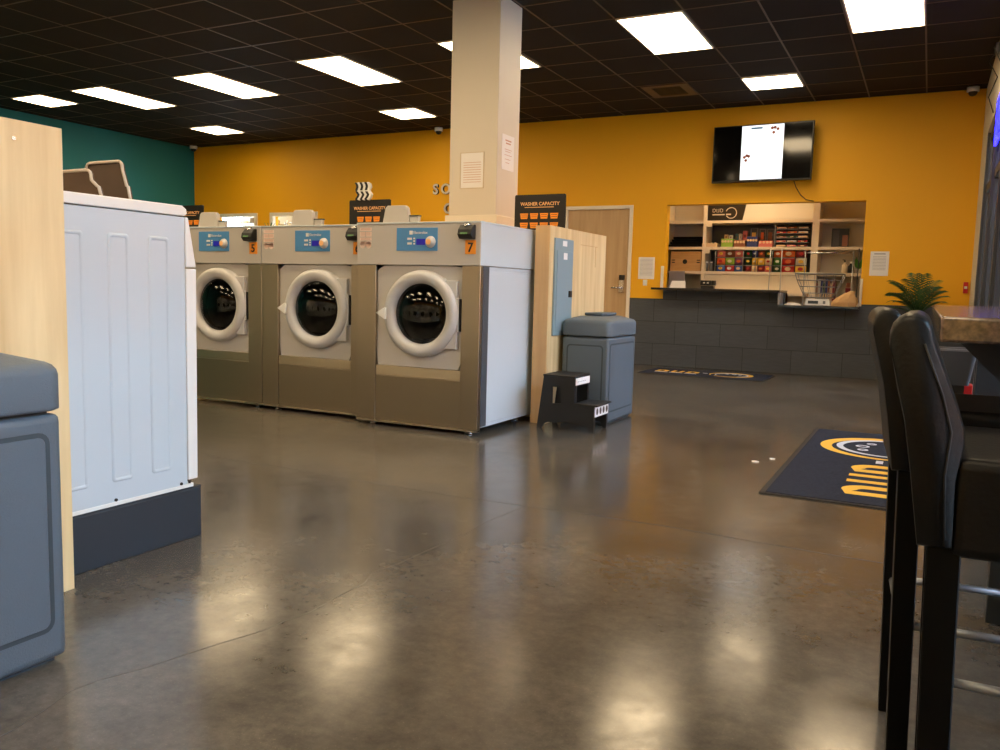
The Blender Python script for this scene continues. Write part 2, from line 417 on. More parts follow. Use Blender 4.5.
# ceiling lights
def ceiling_light(x1, y0, label, w=.605, l=1.19):
    x0 = x1-w; t = thing('ceiling_light', label, 'ceiling light', ((x0+x1)/2,y0+l/2,CH), 0, 'recessed panel lights in the black ceiling')
    f = MB(); fw = .014; z0,z1 = CH-.016,CH-.005
    f.box(x0,x1,y0,y0+fw,z0,z1); f.box(x0,x1,y0+l-fw,y0+l,z0,z1); f.box(x0,x0+fw,y0+fw,y0+l-fw,z0,z1); f.box(x1-fw,x1,y0+fw,y0+l-fw,z0,z1)
    part(f, 'lamp_frame', 'gridlight', t)
    part(MB().box(x0+fw,x1-fw,y0+fw,y0+l-fw,CH-.013,CH-.005), 'diffuser', 'lamp', t)
    return t
RX = [-.195,-2.06,-3.93,-5.735,-7.63,-9.485]
lab = ['long ceiling light at the top right, nearest the window wall','large ceiling light between the column and the screen side, right of the column','long ceiling light half hidden behind the column','long ceiling light just left of the column','long ceiling light second to the left of the column','long ceiling light third to the left of the column']
for x,l in zip(RX,lab): ceiling_light(x, 7.3, l)
ceiling_light(-10.72, 7.3, 'short square ceiling light at the far left above the teal wall', l=.585)
ceiling_light(-1.45, 9.77, 'small square ceiling light above the wall screen', l=.595)
ceiling_light(-10.05, 9.77, 'small square ceiling light near the teal and yellow corner', l=.595)
ceiling_light(-6.40, 9.77, 'small square ceiling light in front of the yellow wall, left of the column', l=.595)
for r,y in enumerate((3.65,0,-3.65)):  # unseen rows added to fill the room with light
    for k,x in enumerate(RX):
        ceiling_light(x, y, 'unseen ceiling light added for fill, %s from the window wall, %s row towards the camera' % (ORD[k], ['next','middle','rearmost'][r]))
# unseen lamps added to brighten the back rooms
for x,y,l in ((-2.4,11.7,'unseen ceiling light added to brighten the room behind the serving hatch'),(-10.4,11.6,'unseen ceiling light added to brighten the store room behind the far windows')):
    z = 2.8 if x>-5 else 2.5
    t = thing('ceiling_light', l, 'ceiling light', (x,y,z)); part(MB().box(x-.6,x+.6,y,y+.4,z-.03,z), 'lamp_frame','gridlight',t); part(MB().box(x-(.55 if x>-5 else .22),x+(.55 if x>-5 else .22),y+.04,y+.36 if x>-5 else y+.16,z-.036,z-.03), 'diffuser','lamp',t)
# vent
v = thing('ceiling_vent', 'dark square air vent in the black ceiling above the wooden door', 'vent', (-2.95,10.05,CH))
f = MB(); f.box(-3.22,-2.67,9.76,9.86,CH-.012,CH-.005); f.box(-3.22,-2.67,10.27,10.36,CH-.012,CH-.005); f.box(-3.22,-3.12,9.86,10.27,CH-.012,CH-.005); f.box(-2.77,-2.67,9.86,10.27,CH-.012,CH-.005)
part(f, 'vent_frame', 'tbar', v)
f = MB()
for i in range(7): f.box(-3.12,-2.77,9.88+i*.055,9.90+i*.055,CH-.011,CH-.005)
part(f, 'slats', 'gasket', v)
# cameras
def dome(x,y,z,label):
    t = thing('security_camera', label, 'security camera', (x,y,z), 0, 'security cameras under the ceiling')
    part(MB().lathe([(0,0),(.065,0),(.065,-.05),(.05,-.055)],(x,y,z),n=20), 'camera_base', 'white', t)
    part(MB().lathe([(.048,-.05),(.044,-.075),(.028,-.095),(0,-.102)],(x,y,z),n=20), 'camera_dome', 'gasket', t)
dome(XL+.15,YB-.15,CH,'white dome camera in the corner where the teal and yellow walls meet')
dome(-6.85,YB-.12,CH,'white dome camera on the ceiling just left of the column')
dome(.28,YB-.12,CH,'white dome camera in the far right ceiling corner')
t = thing('wall_speaker', 'small grey box mounted high on the window wall at the right edge', 'box', (XR,9.2,3.3))
part(MB().box(XR-.035,XR,9.15,9.3,3.30,3.39), 'housing', 'alum', t, bevel=.01); part(MB().box(XR-.04,XR-.035,9.17,9.28,3.315,3.375), 'front', 'blackp', t)
cb = MB(); cb.tube([(XR-.03,9.1,3.28),(XR-.09,8.9,3.16),(XR-.02,8.75,2.98),(XR-.07,8.9,2.84),(XR-.01,9.2,2.76)],.005,6); cb.tube([(XR-.03,9.1,3.25),(XR-.07,8.6,3.2),(XR-.02,8.2,2.95),(XR-.02,7.9,2.6)],.005,6)
solo(cb, 'cable', 'gasket', 'thin dark cables looping down the cream wall above the windows', 'cable', (XR-.03,9,3))
# neon sign
ns = thing('neon_sign', 'blue neon sign hanging inside the window at the right edge', 'neon sign', (XR-.04,7.6,2.3))
n_ = MB(); n_.tube([(XR-.03,8.0,2.27),(XR-.03,7.0,2.27),(XR-.03,7.0,2.62),(XR-.03,8.0,2.62)],.011,8,closed=True)
n_.tube([(XR-.03,7.9,2.33),(XR-.03,7.75,2.56),(XR-.03,7.6,2.33),(XR-.03,7.45,2.56),(XR-.03,7.3,2.33)],.009,8)
part(n_, 'tube', 'neon', ns)
n_ = MB()
for yy in (7.1,7.9): n_.box(XR-.02,XR-.008,yy-.01,yy+.01,2.2,2.72)
part(n_, 'bracket', 'gasket', ns)
# fire alarm on the back wall
fa = thing('fire_alarm', 'small red fire alarm pull box low on the yellow wall beside the windows', 'fire alarm', (.36,YB,1.16))
part(MB().box(.345,.395,YB-.05,YB,1.09,1.22), 'housing', 'red', fa, bevel=.006); part(MB().box(.355,.385,YB-.055,YB-.05,1.14,1.17), 'pull_handle', 'white', fa)

# ------------------------------------------------------------------ floor marks
j = MB()
random.seed(3)
pts = [(-1.85,.75)]
for i in range(26): pts.append((-1.85+i*.03+random.uniform(-.02,.02), .78+i*.085+random.uniform(-.02,.02)))
pts = [(-1.735,.95),(-1.74,1.08),(-1.761,1.167),(-1.792,1.25),(-1.785,1.322),(-1.74,1.43),(-1.711,1.55),(-1.69,1.62),(-1.645,1.766),(-1.64,1.84),(-1.622,1.936),(-1.628,2.08),(-1.63,2.227),(-1.662,2.30),(-1.662,2.36),(-1.645,2.45),(-1.64,2.58),(-1.632,2.718),(-1.62,2.9),(-1.63,3.1),(-1.60,3.42)]
struct(j.ribbon(pts, .0022, 0, .0006), 'trim_5', 'crack')
j = MB(); 
for xx in (-5.6,-1.0): pass
j.ribbon([(-9+.35*i, 3.43+.05*math.sin(i*.9)*(.4+.3*math.sin(i*2.3))) for i in range(27)], .004, 0, .0006)
struct(j, 'trim_6', 'joint')
for n,(x,y) in enumerate(((-.868,5.115),(-.79,5.26))):
    s = MB(); random.seed(n); s.prism([(x+.022*math.cos(a)*random.uniform(.6,1.2), y+.03*math.sin(a)*random.uniform(.6,1.2)) for a in [i*.9 for i in range(7)]],.0005,.005,'z')
    solo(s, 'paper_scrap', 'paper', ['nearer tiny white paper scrap on the floor left of the large mat','farther tiny white paper scrap on the floor left of the large mat'][n], 'paper scrap', (x,y,0))

# ------------------------------------------------------------------ washers
def make_washer(digit):
    W, D, H = 1.007, .885, 1.444
    t = thing('front_load_washer', '', 'washing machine')
    P = lambda mb,n,m,b=0,seg=2,par=t,label=None: part(mb,n,m,par,b,seg,False,label)
    b = MB(); b.box(.012,.03,.036,D,.05,1.148); b.box(W-.03,W-.012,.036,D,.05,1.148); b.box(.03,W-.03,D-.02,D,.05,1.148); b.box(.03,W-.03,.036,D-.02,.05,.07); P(b,'cabinet','wside_daylight')
    b = MB(); b.box(0,W,0,D,1.150,H-.012); P(b,'header','wbody',.004)
    b = MB(); b.box(W-.001,W+.0012,.006,D-.004,1.153,H-.014); P(b,'header_side_tint','wside_daylight')  # thin plate added so the header side carries the painted daylight tint
    b = MB(); b.box(-.002,W+.002,-.004,D,H-.012,H); P(b,'top_panel','wside_daylight',.003)
    # side detail: header seam and dark strip
    b = MB(); b.box(W-.012,W+.0005,.045,.13,.06,1.147); P(b,'side_strip','stripe')
    b = MB(); b.box(W-.012,W-.004,.135,.76,.075,1.12); P(b,'side_panel','wside_daylight',.003)
    # stainless surround
    s = MB(); s.box(0,.163,.004,.045,.04,1.147); P(s,'side_post','steel',.003)
    s = MB(); s.box(.868,W,.004,.045,.04,1.147); P(s,'side_post','steel',.003)
    s = MB(); s.box(.165,.866,.010,.05,.04,.368); P(s,'kick_panel','steel',.003)
    s = MB(); s.prism([(.006,.370),(.014,.438),(.05,.438),(.05,.370)],.165,.866,'x'); P(s,'trim_band','steel',.002)
    # recessed front
    f = MB(); f.box(.165,.866,.028,.034,.44,1.147)
    cx, cz = .549, .816
    # front plate with hole
    f = MB(); n = 48
    outer = []
    for i in range(n):
        a = 2*math.pi*i/n; c_, s_ = math.cos(a), math.sin(a)
        k = min((.866-cx if c_>0 else cx-.165)/max(abs(c_),1e-6), (1.147-cz if s_>0 else cz-.44)/max(abs(s_),1e-6))
        outer.append((cx+c_*k, cz+s_*k))
    inner = circ(cx,cz,.235,n)
    f.ringprism(outer, inner, .026, .034); P(f,'front_panel','wbody')
    # porthole
    dr = MB(); dr.lathe([(.208,-.004),(.214,-.026),(.235,-.040),(.262,-.046),(.282,-.040),(.297,-.022),(.300,.002),(.300,.022)],(cx,.006,cz),'y',56)
    door = P(dr,'door','doorring')
    hb = MB(); hb.prism([(cx+.17,cz+.232),(.835,cz+.232),(.835,cz+.115),(.85,cz+.115),(.85,cz-.115),(.835,cz-.115),(.835,cz-.232),(cx+.17,cz-.232),(cx+.26,cz-.1),(cx+.275,cz),(cx+.26,cz+.1)],-.008,.024,'y'); P(hb,'hinge_plate','doorring',.004,par=door)
    gk = MB(); gk.box(.838,.862,.0,.026,cz-.11,cz+.11); P(gk,'hinge','gasket',par=door)
    lt = MB(); lt.prism([(cx-.345,cz-.004),(cx-.272,cz+.036),(cx-.262,cz+.036),(cx-.262,cz-.046),(cx-.272,cz-.046)],-.055,-.02,'y'); P(lt,'latch','white',.004,par=door)
    gl = MB(); gl.lathe([(.209,-.006),(.195,-.018),(.165,-.032),(.12,-.044),(.07,-.051),(.03,-.0535),(.0001,-.054)],(cx,.006,cz),'y',48); P(gl,'glass','doorglass',par=door)
    dm = MB(); dm.lathe([(.235,.03),(.225,.07),(.222,.09)],(cx,0,cz),'y',48); P(dm,'gasket_ring','gasket',par=t)
    dm = MB(); dm.lathe([(.222,.09),(.30,.10),(.30,.60),(.0001,.61)],(cx,0,cz),'y',48)
    for i in range(3):
        a = R(90+120*i+20); px,pz = cx+.29*math.cos(a), cz+.29*math.sin(a); dm.cyl((px,.12,pz),(px,.58,pz),.035,.02,8)
    P(dm,'drum','drum')
    # control panel
    bp = MB(); bp.box(.341,.674,-.004,.001,1.247,1.404); cp = P(bp,'control_panel','blue',.001,1)
    q = MB(); q.box(.507,.579,-.008,-.003,1.287,1.328); P(q,'display','lcd',par=cp)
    q = MB()
    for x0,z0 in ((.433,1.322),(.433,1.290)): q.box(x0,x0+.035,-.008,-.003,z0,z0+.014)
    for x0,z0 in ((.482,1.326),(.482,1.308),(.482,1.290)): q.box(x0,x0+.012,-.007,-.003,z0,z0+.010)
    P(q,'buttons','white',par=cp)
    q = MB(); q.lathe([(.040,-.002),(.038,-.012),(.028,-.016),(.026,-.03),(.0001,-.031)],(.621,-.003,1.307),'y',24); P(q,'dial','doorring',par=cp)
    q = MB(); q.lathe([(.020,-.033),(.0001,-.0335)],(.621,-.003,1.307),'y',20); P(q,'dial_cap','orangelet',par=cp)
    fr = lambda u,v,h: (u,-.005-h,v)
    q = MB(); q.box(.449,.474,-.007,-.003,1.358,1.384); P(q,'logo','white',par=cp)
    q = text_mb('Electrolux', .028, .001, lambda u,v,h:(.480+u,-.0055-h,1.362+v)); P(q,'brand_lettering','white',par=cp)
    # stickers
    q = MB()
    for a,b_,c_,d_ in ((.024,.127,1.386,1.409),(.024,.072,1.346,1.380),(.078,.127,1.346,1.380),(.024,.127,1.318,1.340)): q.box(a,b_,-.002,.001,c_,d_)
    q.prism(circ(.050,1.287,.024,20),-.002,.001,'y'); q.prism(circ(.100,1.287,.024,20),-.002,.001,'y'); q.box(.026,.125,-.002,.001,1.29,1.312)
    st = P(q,'instruction_sticker','pink')
    q = MB()
    for zz in (1.402,1.394,1.372,1.364,1.356,1.334,1.326,1.30,1.29,1.282): q.box(.034,.117,-.003,-.002,zz,zz+.0025)
    P(q,'print','pinkink',par=st)
    # card reader
    q = MB(); q.prism([(-.055,1.335),(-.07,1.352),(-.06,1.385),(-.03,1.418),(0,1.418),(0,1.325),(-.045,1.325)],.865,.968,'x'); cr = P(q,'card_reader','blackp',.004)
    q = MB(); q.prism([(-.0725,1.354),(-.0668,1.366),(-.06,1.366),(-.067,1.354)],.888,.94,'x'); P(q,'reader_display','green_lcd',par=cr)
    q = MB(); q.cyl((.905,-.045,1.408),(.935,-.020,1.424),.010); P(q,'card_slot','chrome',par=cr)
    q = MB(); q.box(.892,.972,-.006,.0,1.226,1.318); nt_ = P(q,'number_tag','orange',.001,1)
    q = text_mb(digit, .085, .001, lambda u,v,h:(.932+u,-.0065-h,1.242+v), .002, 'CENTER'); P(q,'numeral','blackp',par=nt_)
    # detergent hood on top
    q = MB(); q.prism([(.125,H),(.150,H+.115),(.168,H+.130),(.315,H+.130),(.333,H+.115),(.355,H)],.13,.17,'y'); P(q,'detergent_hood','wbody',.006)
    q = MB(); q.box(.356,.425,.14,.17,H,H+.052); P(q,'detergent_tray','wbody',.003)
    q = MB(); q.box(.350,.43,.135,.175,H+.052,H+.060); P(q,'tray_lid','bindark',.002)
    for x0 in (.10,.90):
        for y0 in (.08,.8):
            q = MB(); q.lathe([(.0001,0),(.028,0),(.028,.010),(.012,.018),(.012,.052)],(x0,y0,0),'z',16); P(q,'foot','chrome')
    for x0 in (.02,.07,.13,.88,.93,.98):
        pass
    q = MB(); q.box(0,W,.006,.05,.028,.040); P(q,'bottom_rail','steeledge')
    return t
def hood_shift(t, dx):
    for c in t.children:
        if c.name.startswith(('detergent_hood','detergent_tray','tray_lid')):
            c.location = (dx,0,0)
specs = [('7',-3.667,4.88,0,'stainless and grey front loading washer tagged 7, nearest the plywood end panel'),
         ('6',-4.680,5.0,.055,'middle front loading washer of the three in a row, its number tag in shadow'),
         ('5',-5.694,5.0,.065,'front loading washer tagged 5, partly hidden by the white dryer')]
for dg,x,y,dx,l in specs:
    w = make_washer(dg); w.location = (x,y,0); w['label'] = l; w['group'] = 'front loading washers in a row'
    hood_shift(w, dx)
# bulkhead behind the washers
t = thing('plywood_bulkhead', 'long low plywood box behind the row of washers', 'bulkhead', (-5.5,6.4,0))
part(MB().box(-9,-2.63,5.92,6.85,0,1.44), 'body', 'ply', t)
part(MB().box(-9,-2.63,5.91,6.86,1.44,1.46), 'cap', 'plydark', t)
t = thing('plywood_end_panel', 'pale plywood end cap standing beside washer 7 with an electrical panel in it', 'panel', (-2.56,6.2,0))
part(MB().box(-2.625,-2.511,5.66,6.85,0,1.475), 'body', 'plydark', t, .002, 1)
part(MB().box(-2.511,-2.506,5.66,6.85,0,1.475), 'face_veneer', 'ply', t)
part(MB().box(-2.506,-2.503,6.27,6.64,1.366,1.370).box(-2.506,-2.503,6.60,6.604,1.2,1.366), 'cut_line', 'plydark', t)
ep = thing('electrical_panel', 'grey blue metal electrical panel on the plywood end cap', 'electrical panel', (-2.5,5.9,1))
part(MB().box(-2.506,-2.492,5.735,6.085,.66,1.39), 'panel_frame', 'elec', ep, .002)
part(MB().box(-2.492,-2.486,5.765,6.06,.69,1.30), 'panel_door', 'elec', ep, .003)
part(MB().box(-2.492,-2.490,5.87,5.95,1.335,1.375).box(-2.492,-2.490,5.88,5.95,1.235,1.285).box(-2.486,-2.4845,5.88,5.95,1.235,1.285), 'sticker', 'paper', ep)
part(MB().box(-2.486,-2.474,5.995,6.045,.95,1.0), 'latch', 'blackp', ep, .003)

# capacity signs
def sign(x0, label, nc=4, off=.086):
    W,H = .445,.36; z0 = 1.46; y = 6.15
    t = thing('capacity_sign', label, 'sign', (x0+W/2,y,z0), 0, 'washer capacity signs')
    b = part(MB().prism(rrect(x0,x0+W,z0-.0,z0+.30,.012),y,y+.012,'y'), 'board', 'board', t)
    part(text_mb('WASHER CAPACITY', .038, .001, lambda u,v,h:(x0+W/2+u*1.0,y-.001-h,z0+.214+v), .0006, 'CENTER'), 'heading', 'orangelet', t)
    m = MB(); m.box(x0+.09,x0+W-.10,y-.002,y,z0+.197,z0+.202); part(m, 'subheading', 'orangelet', t)
    m = MB(); k = MB()
    for r in range(3):
        for c in range(nc):
            cx = x0+off+c*.088; cz = z0+.130-r*.074
            if cz < z0: continue
            m = MB(); m.prism([(cx-.028,cz-.022),(cx+.028,cz-.022),(cx+.036,cz+.022),(cx-.036,cz+.022)],y-.002,y,'y')
            ic = part(m, 'basket_icon', 'orange', t)
            for q in range(2): part(MB().box(cx-.026,cx+.026,y-.003,y-.002,cz-.008+q*.016,cz-.005+q*.016), 'icon_line', 'board', ic)
    part(MB().box(x0+.03,x0+.12,y+.012,y+.10,z0,z0+.01).box(x0+W-.12,x0+W-.03,y+.012,y+.10,z0,z0+.01), 'stand_foot', 'board', t)
sign(-3.045, 'black washer capacity sign right of the column')
sign(-4.71, 'black washer capacity sign left of the column, under the striped sheaf', 3, .124)
sign(-6.97, 'black washer capacity sign just past the corner of the white dryer')
# striped sheaf on the middle sign
st = thing('striped_sheaf', 'black and white striped curled sheaf standing on the left capacity sign', 'ornament', (-4.54,6.14,1.76))
for i in range(6):
    m = MB(); x0 = -4.61+i*.026; b = 1 if i%2 else -1
    pr = [(-.012,0),(.010,.02),(.020,.045),(.0,.07),(-.004,.085),(.008,.11),(.002,.135),(-.016,.15)]
    m.ribbon([(x0+a,1.76+c) for a,c in pr], [.016,.022,.02,.016,.018,.024,.022,.01], 0, .03, frame=lambda u,v,h:(u,6.15-h,v))
    part(m, 'blade', 'white' if i%2 else 'gasket', st)
m = MB(); m.box(-4.60,-4.48,6.115,6.155,1.832,1.840); part(m, 'tie', 'white', st)
# small green plant on the bulkhead between washers 5 and 6
gp = thing('small_green_plant', 'small dark green tuft seen above the gap between the left two washers', 'plant', (-5.7,6.2,1.46))
m = MB(); random.seed(5)
for i in range(40):
    a = random.uniform(0,6.28); e = random.uniform(.2,1.4); r = random.uniform(.05,.09)
    p = Vector((-5.70,6.2,1.48)); q = p+Vector((math.cos(a)*math.cos(e),math.sin(a)*math.cos(e),math.sin(e)))*r*1.3
    m.cyl(p,q,.008,.002,5)
part(m, 'leaves', 'leaf', gp); part(MB().lathe([(.0001,0),(.04,0),(.05,.04),(.0001,.04)],(-5.70,6.2,1.46),n=16), 'pot', 'brown', gp)

# papers on the column
def notice(name, label, axis, plane, a0, a1, z0, z1, lines, inkm='ink', framem=None, cat='notice'):
    c = ((a0+a1)/2,plane,z0) if axis=='y' else (plane,(a0+a1)/2,z0)
    t = thing(name, label, cat, c)
    def bx(u0,u1,w0,w1,h0,h1):
        m = MB()
        if axis=='y': m.box(u0,u1,plane-h1,plane-h0,w0,w1)
        else: m.box(plane+h0,plane+h1,u0,u1,w0,w1)
        return m
    part(bx(a0,a1,z0,z1,0.0,.004), 'sheet', 'paper' , t)
    if framem:
        f = MB()
        for q in ((a0-.006,a0,z0-.006,z1+.006),(a1,a1+.006,z0-.006,z1+.006),(a0,a1,z0-.006,z0),(a0,a1,z1,z1+.006)):
            k = bx(*q,0,.008); f.add(k.v,k.f)
        part(f, 'holder_rim', framem, t)
    k = MB(); W = a1-a0; H = z1-z0
    for l0,l1,h,th in lines:
        q = bx(a0+W*l0,a0+W*l1,z0+H*h,z0+H*h+th,.004,.0052); k.add(q.v,q.f)
    part(k, 'print', inkm, t); return t
ln = [(.12,.9,.72-.07*i,.004) for i in range(9)]
n1 = notice('framed_notice', 'framed sheet with shiny reflections on the front of the column', 'y', 6.33, -3.660,-3.440,1.855,2.148, ln, 'pinkink','gridlight')
M['laminate'] = mat('laminated sheet', (214,196,170), .12, coat=1)
n1.children[0].data.materials.clear(); n1.children[0].data.materials.append(M['laminate'])
notice('paper_notice', 'white paper notice on the right side of the column', 'x', -3.312, 6.41,6.636,2.018,2.312, [(.25,.75,.82,.012),(.3,.7,.74,.012),(.2,.8,.58,.004),(.25,.7,.52,.004),(.2,.8,.42,.004),(.25,.7,.30,.004),(.3,.6,.2,.004)], 'pinkink')
notice('paper_notice', 'white paper notice between the wooden door and the serving hatch', 'y', YB, -3.63,-3.40,1.19,1.49, [(.1,.9,.9-.06*i,.004) for i in range(13)])
notice('paper_notice', 'white paper notice on the yellow wall right of the serving hatch', 'y', YB, -.68,-.47,1.28,1.575, [(.2,.8,.88,.012)]+[(.15,.85,.78-.06*i,.004) for i in range(10)])
sw = thing('light_switch', 'small white switch plate under the notice beside the wooden door', 'switch', (-3.525,YB,1.13))
part(MB().box(-3.555,-3.495,YB-.008,YB,1.10,1.18), 'plate', 'white', sw, .002); part(MB().box(-3.535,-3.515,YB-.014,YB-.008,1.125,1.155), 'toggle', 'paper', sw)
# wall letters
for s,x,z,l in (('S',-6.99,2.445,'silver raised letter S on the yellow wall left of the column'),('O',-6.845,2.445,'silver raised letter O on the yellow wall against the column edge'),('C',-6.79,2.145,'silver raised letter C below the others, mostly hidden by the column')):
    t = thing('wall_letter', l, 'letter', (x,YB,z), 0, 'raised letters on the yellow wall')
    part(text_mb(s,.215,.03,lambda u,v,h:(x+u,YB-.003-h,z+v),.008), 'body', 'letteredge', t)
    part(text_mb(s,.215,.006,lambda u,v,h:(x+u,YB-.033-h,z+v),.005), 'face', 'letter', t)

# ------------------------------------------------------------------ wall screen
tv = thing('wall_television', 'black flat television on the yellow wall showing a white page', 'television', (-2.02,11.10,2.445), R(-3))
T = lambda mb,n,m,b=0,par=tv: part(mb,n,m,par,b,2,False)
T(MB().box(-.62,.62,-.02,.03,.0,.715), 'casing', 'blackp', .004)
T(MB().box(-.605,.605,-.024,-.018,.022,.703), 'screen', 'screen_off')
T(MB().box(-.255,.265,-.026,-.0235,.026,.700), 'page', 'slide')
q = MB()
for z,a,b in ((.665,-.14,.0),): q.box(a,b,-.0275,-.026,z-.010,z+.010)
T(q,'page_heading','slidetext')
q = MB()
for z,a,b in ((.635,-.20,.10),(.535,-.13,.17),(.522,-.10,.14),(.17,-.22,.19),(.158,-.2,.15),(.14,-.04,.0),(.08,-.24,.1)): q.box(a,b,-.0275,-.026,z-.003,z+.003)
T(q,'page_lines','slidepale')
q = MB()
for a,z in ((.12,.655),(.155,.66),(.14,.60),(.19,.64),(-.21,.31),(-.18,.33),(-.19,.27),(-.155,.32)): T(MB().prism(circ(a,z,.019,9),-.0275,-.026,'y'),'page_picture','slidered')
T(MB().box(-.02,.02,-.022,-.02,.006,.014), 'badge', 'alum'); T(MB().box(-.2,.2,.03,.11,.25,.5), 'wall_mount', 'blackp')
cb = MB(); cb.tube([(-1.62,YB-.12,2.46),(-1.60,YB-.03,2.38),(-1.54,YB-.01,2.28),(-1.47,YB-.008,2.22),(-1.38,YB-.005,2.20)],.006,6)
solo(cb, 'power_cord', 'gasket', 'thin black cord hanging from the television to the hatch top', 'cord', (-1.55,YB,2.3))

# ------------------------------------------------------------------ serving hatch
ct = thing('countertop', 'higher black countertop of the serving hatch', 'countertop', (-2.5,11.1,1.05))
part(MB().prism([(-3.34,10.93),(-1.675,10.93),(-1.675,YB-.015),(-1.68,YB-.015),(-1.68,YB+.35),(-3.255,YB+.35),(-3.255,YB-.015),(-3.34,YB-.015)],1.046,1.075,'z'), 'slab', 'countertop', ct, .004)
part(MB().box(-1.70,-1.675,10.97,YB-.014,.895,1.045), 'end_panel', 'counteredge', ct, .002)
ct = thing('countertop', 'lower dark countertop of the serving hatch with the scale on it', 'countertop', (-1.2,11.1,.87))
part(MB().prism([(-1.70,10.93),(-.76,10.93),(-.76,YB-.002),(-.775,YB-.002),(-.775,YB+.35),(-1.645,YB+.35),(-1.645,YB-.002),(-1.70,YB-.002)],.865,.893,'z'), 'slab', 'countertop', ct, .004)
part(MB().box(-1.70,-.76,10.925,10.93,.868,.890), 'edge_strip', 'bindark', ct)
# shelving
SY0, SY1 = 12.2, 12.6
sh = thing('shelving_unit', 'cream wall shelving full of snacks behind the serving hatch', 'shelving unit', (-2.2,12.4,0))
for x in (-3.56,-2.985,-1.49,-.72): part(MB().box(x,x+.045+(.045 if x==-1.49 else 0),SY0,SY1,0,2.6), 'upright', 'shelf', sh)
for z in (2.02,1.645,1.295): 
    for a,b in ((-3.515,-2.985),(-2.94,-1.49),(-1.40,-.72)): part(MB().box(a,b,SY0+.002,SY1,z,z+.04), 'shelf', 'shelf', sh)
part(MB().box(-1.40,-.72,SY0+.002,SY1,.885,.93), 'shelf', 'shelf', sh)
part(MB().box(-2.94,-1.49,SY1-.02,SY1,1.335,2.02), 'dark_backing', 'shelfback', sh)
part(MB().box(-3.515,-2.985,SY1-.02,SY1,0,2.6).box(-1.40,-.72,SY1-.02,SY1,0,2.6).box(-2.94,-1.49,SY1-.02,SY1,2.06,2.6), 'back_panel', 'pier', sh)
part(MB().box(-2.94,-1.49,SY0+.03,SY0+.05,0,1.29), 'lower_panel', 'shelf', sh)
part(MB().box(-2.94,-1.49,12.04,SY0+.03,1.005,1.045), 'counter_board', 'shelf', sh)
X = lambda px: -3.52+(px-668)*.01376
Z = lambda py: 1.67-(py-248)*.0146
# black box sign
bs = thing('logo_sign', 'black panel with a pale ring logo on the top shelf', 'sign', (X(727),12.21,2.06))
z0 = 2.062
part(MB().prism([(X(706.5),z0),(X(746),z0),(X(749.5),2.31),(X(706.5),2.31)],12.24,12.27,'y'), 'board', 'board', bs)
fl = lambda u,v,h:(u,12.24-h,v)
m = MB(); m.ribbon(arc(X(734.5),z0+.105,.075,-150,160),.012,0,.002,frame=fl); part(m,'ring','letter',bs)
s = .034; m = MB()
def letD(x,y,w,h): return [(x,y),(x+w*.6,y),(x+w,y+h*.25),(x+w,y+h*.75),(x+w*.6,y+h),(x,y+h)]
x0 = X(715.5); m.ribbon(letD(x0,z0+.12,.035,.045),.008,0,.002,True,fl); m.ribbon([(x0+.055,z0+.165),(x0+.055,z0+.12),(x0+.085,z0+.12),(x0+.085,z0+.165)],.008,0,.002,False,fl); m.ribbon(letD(x0+.105,z0+.12,.035,.045),.008,0,.002,True,fl)
m.box(x0-.004,x0+.17,12.238,12.24,z0+.075,z0+.092); m.box(x0+.19,x0+.26,12.238,12.24,z0+.075,z0+.095)
part(m,'lettering','letter',bs)
# left bay
m = MB(); random.seed(2)
cl = thing('folded_cloths', 'pile of black folded cloth on the left shelf of the hatch', 'cloth pile', (-3.25,12.35,1.685))
for i in range(4):
    q = MB(); q.box(-3.50+.02*i,-3.0,12.23+.01*i,12.5,1.686+i*.038,1.686+i*.038+.036); part(q,'cloth','black_cloth',cl,.014)
bx = thing('wooden_box', 'birch wooden box with a round hole and two slot pairs under the black cloth', 'box', (-3.23,12.35,1.336))
part(MB().box(-3.45,-3.0,12.22,12.5,1.337,1.62), 'body', 'birch', bx)
part(MB().prism(circ(-3.235,1.47,.034,20),12.217,12.22,'y'), 'round_hole', 'gasket', bx)
q = MB()
for xx in (-3.43,-3.06):
    for zz in (1.452,1.485): q.box(xx,xx+.045,12.217,12.22,zz,zz+.014)
part(q,'slots','gasket',bx)
solo(MB().box(-3.46,-3.22,12.185,12.20,.9,1.33), 'grey_towel', 'grey_cloth', 'grey cloth hanging behind the higher countertop', 'towel', (-3.34,12.19,.9), bevel=.01)
solo(MB().add([(-3.19,11.30,1.076),(-2.97,11.30,1.076),(-2.98,11.34,1.175),(-3.17,11.34,1.175),(-3.19,11.306,1.076),(-2.97,11.306,1.076),(-2.98,11.346,1.175),(-3.17,11.346,1.175)],[(0,1,2,3),(7,6,5,4),(0,4,5,1),(1,5,6,2),(2,6,7,3),(3,7,4,0)]), 'paper_sheet', 'paper', 'white sheet propped on the left end of the higher countertop', 'paper', (-3.08,11.32,1.076))
sd = thing('card_terminal', 'low black card terminal behind the higher countertop', 'card terminal', (X(717),12.15,1.046))
part(MB().box(X(708),X(719),12.12,12.2,1.13,1.20), 'body','blackp',sd,.006); part(MB().box(X(720),X(723),12.12,12.2,1.13,1.20), 'side_unit','blackp',sd,.004); part(MB().box(X(709),X(722),12.10,12.2,1.046,1.12),'base','blackp',sd)
part(MB().box(X(711),X(713),12.118,12.12,1.155,1.175).box(X(715),X(717),12.118,12.12,1.155,1.175), 'keys','white',sd)
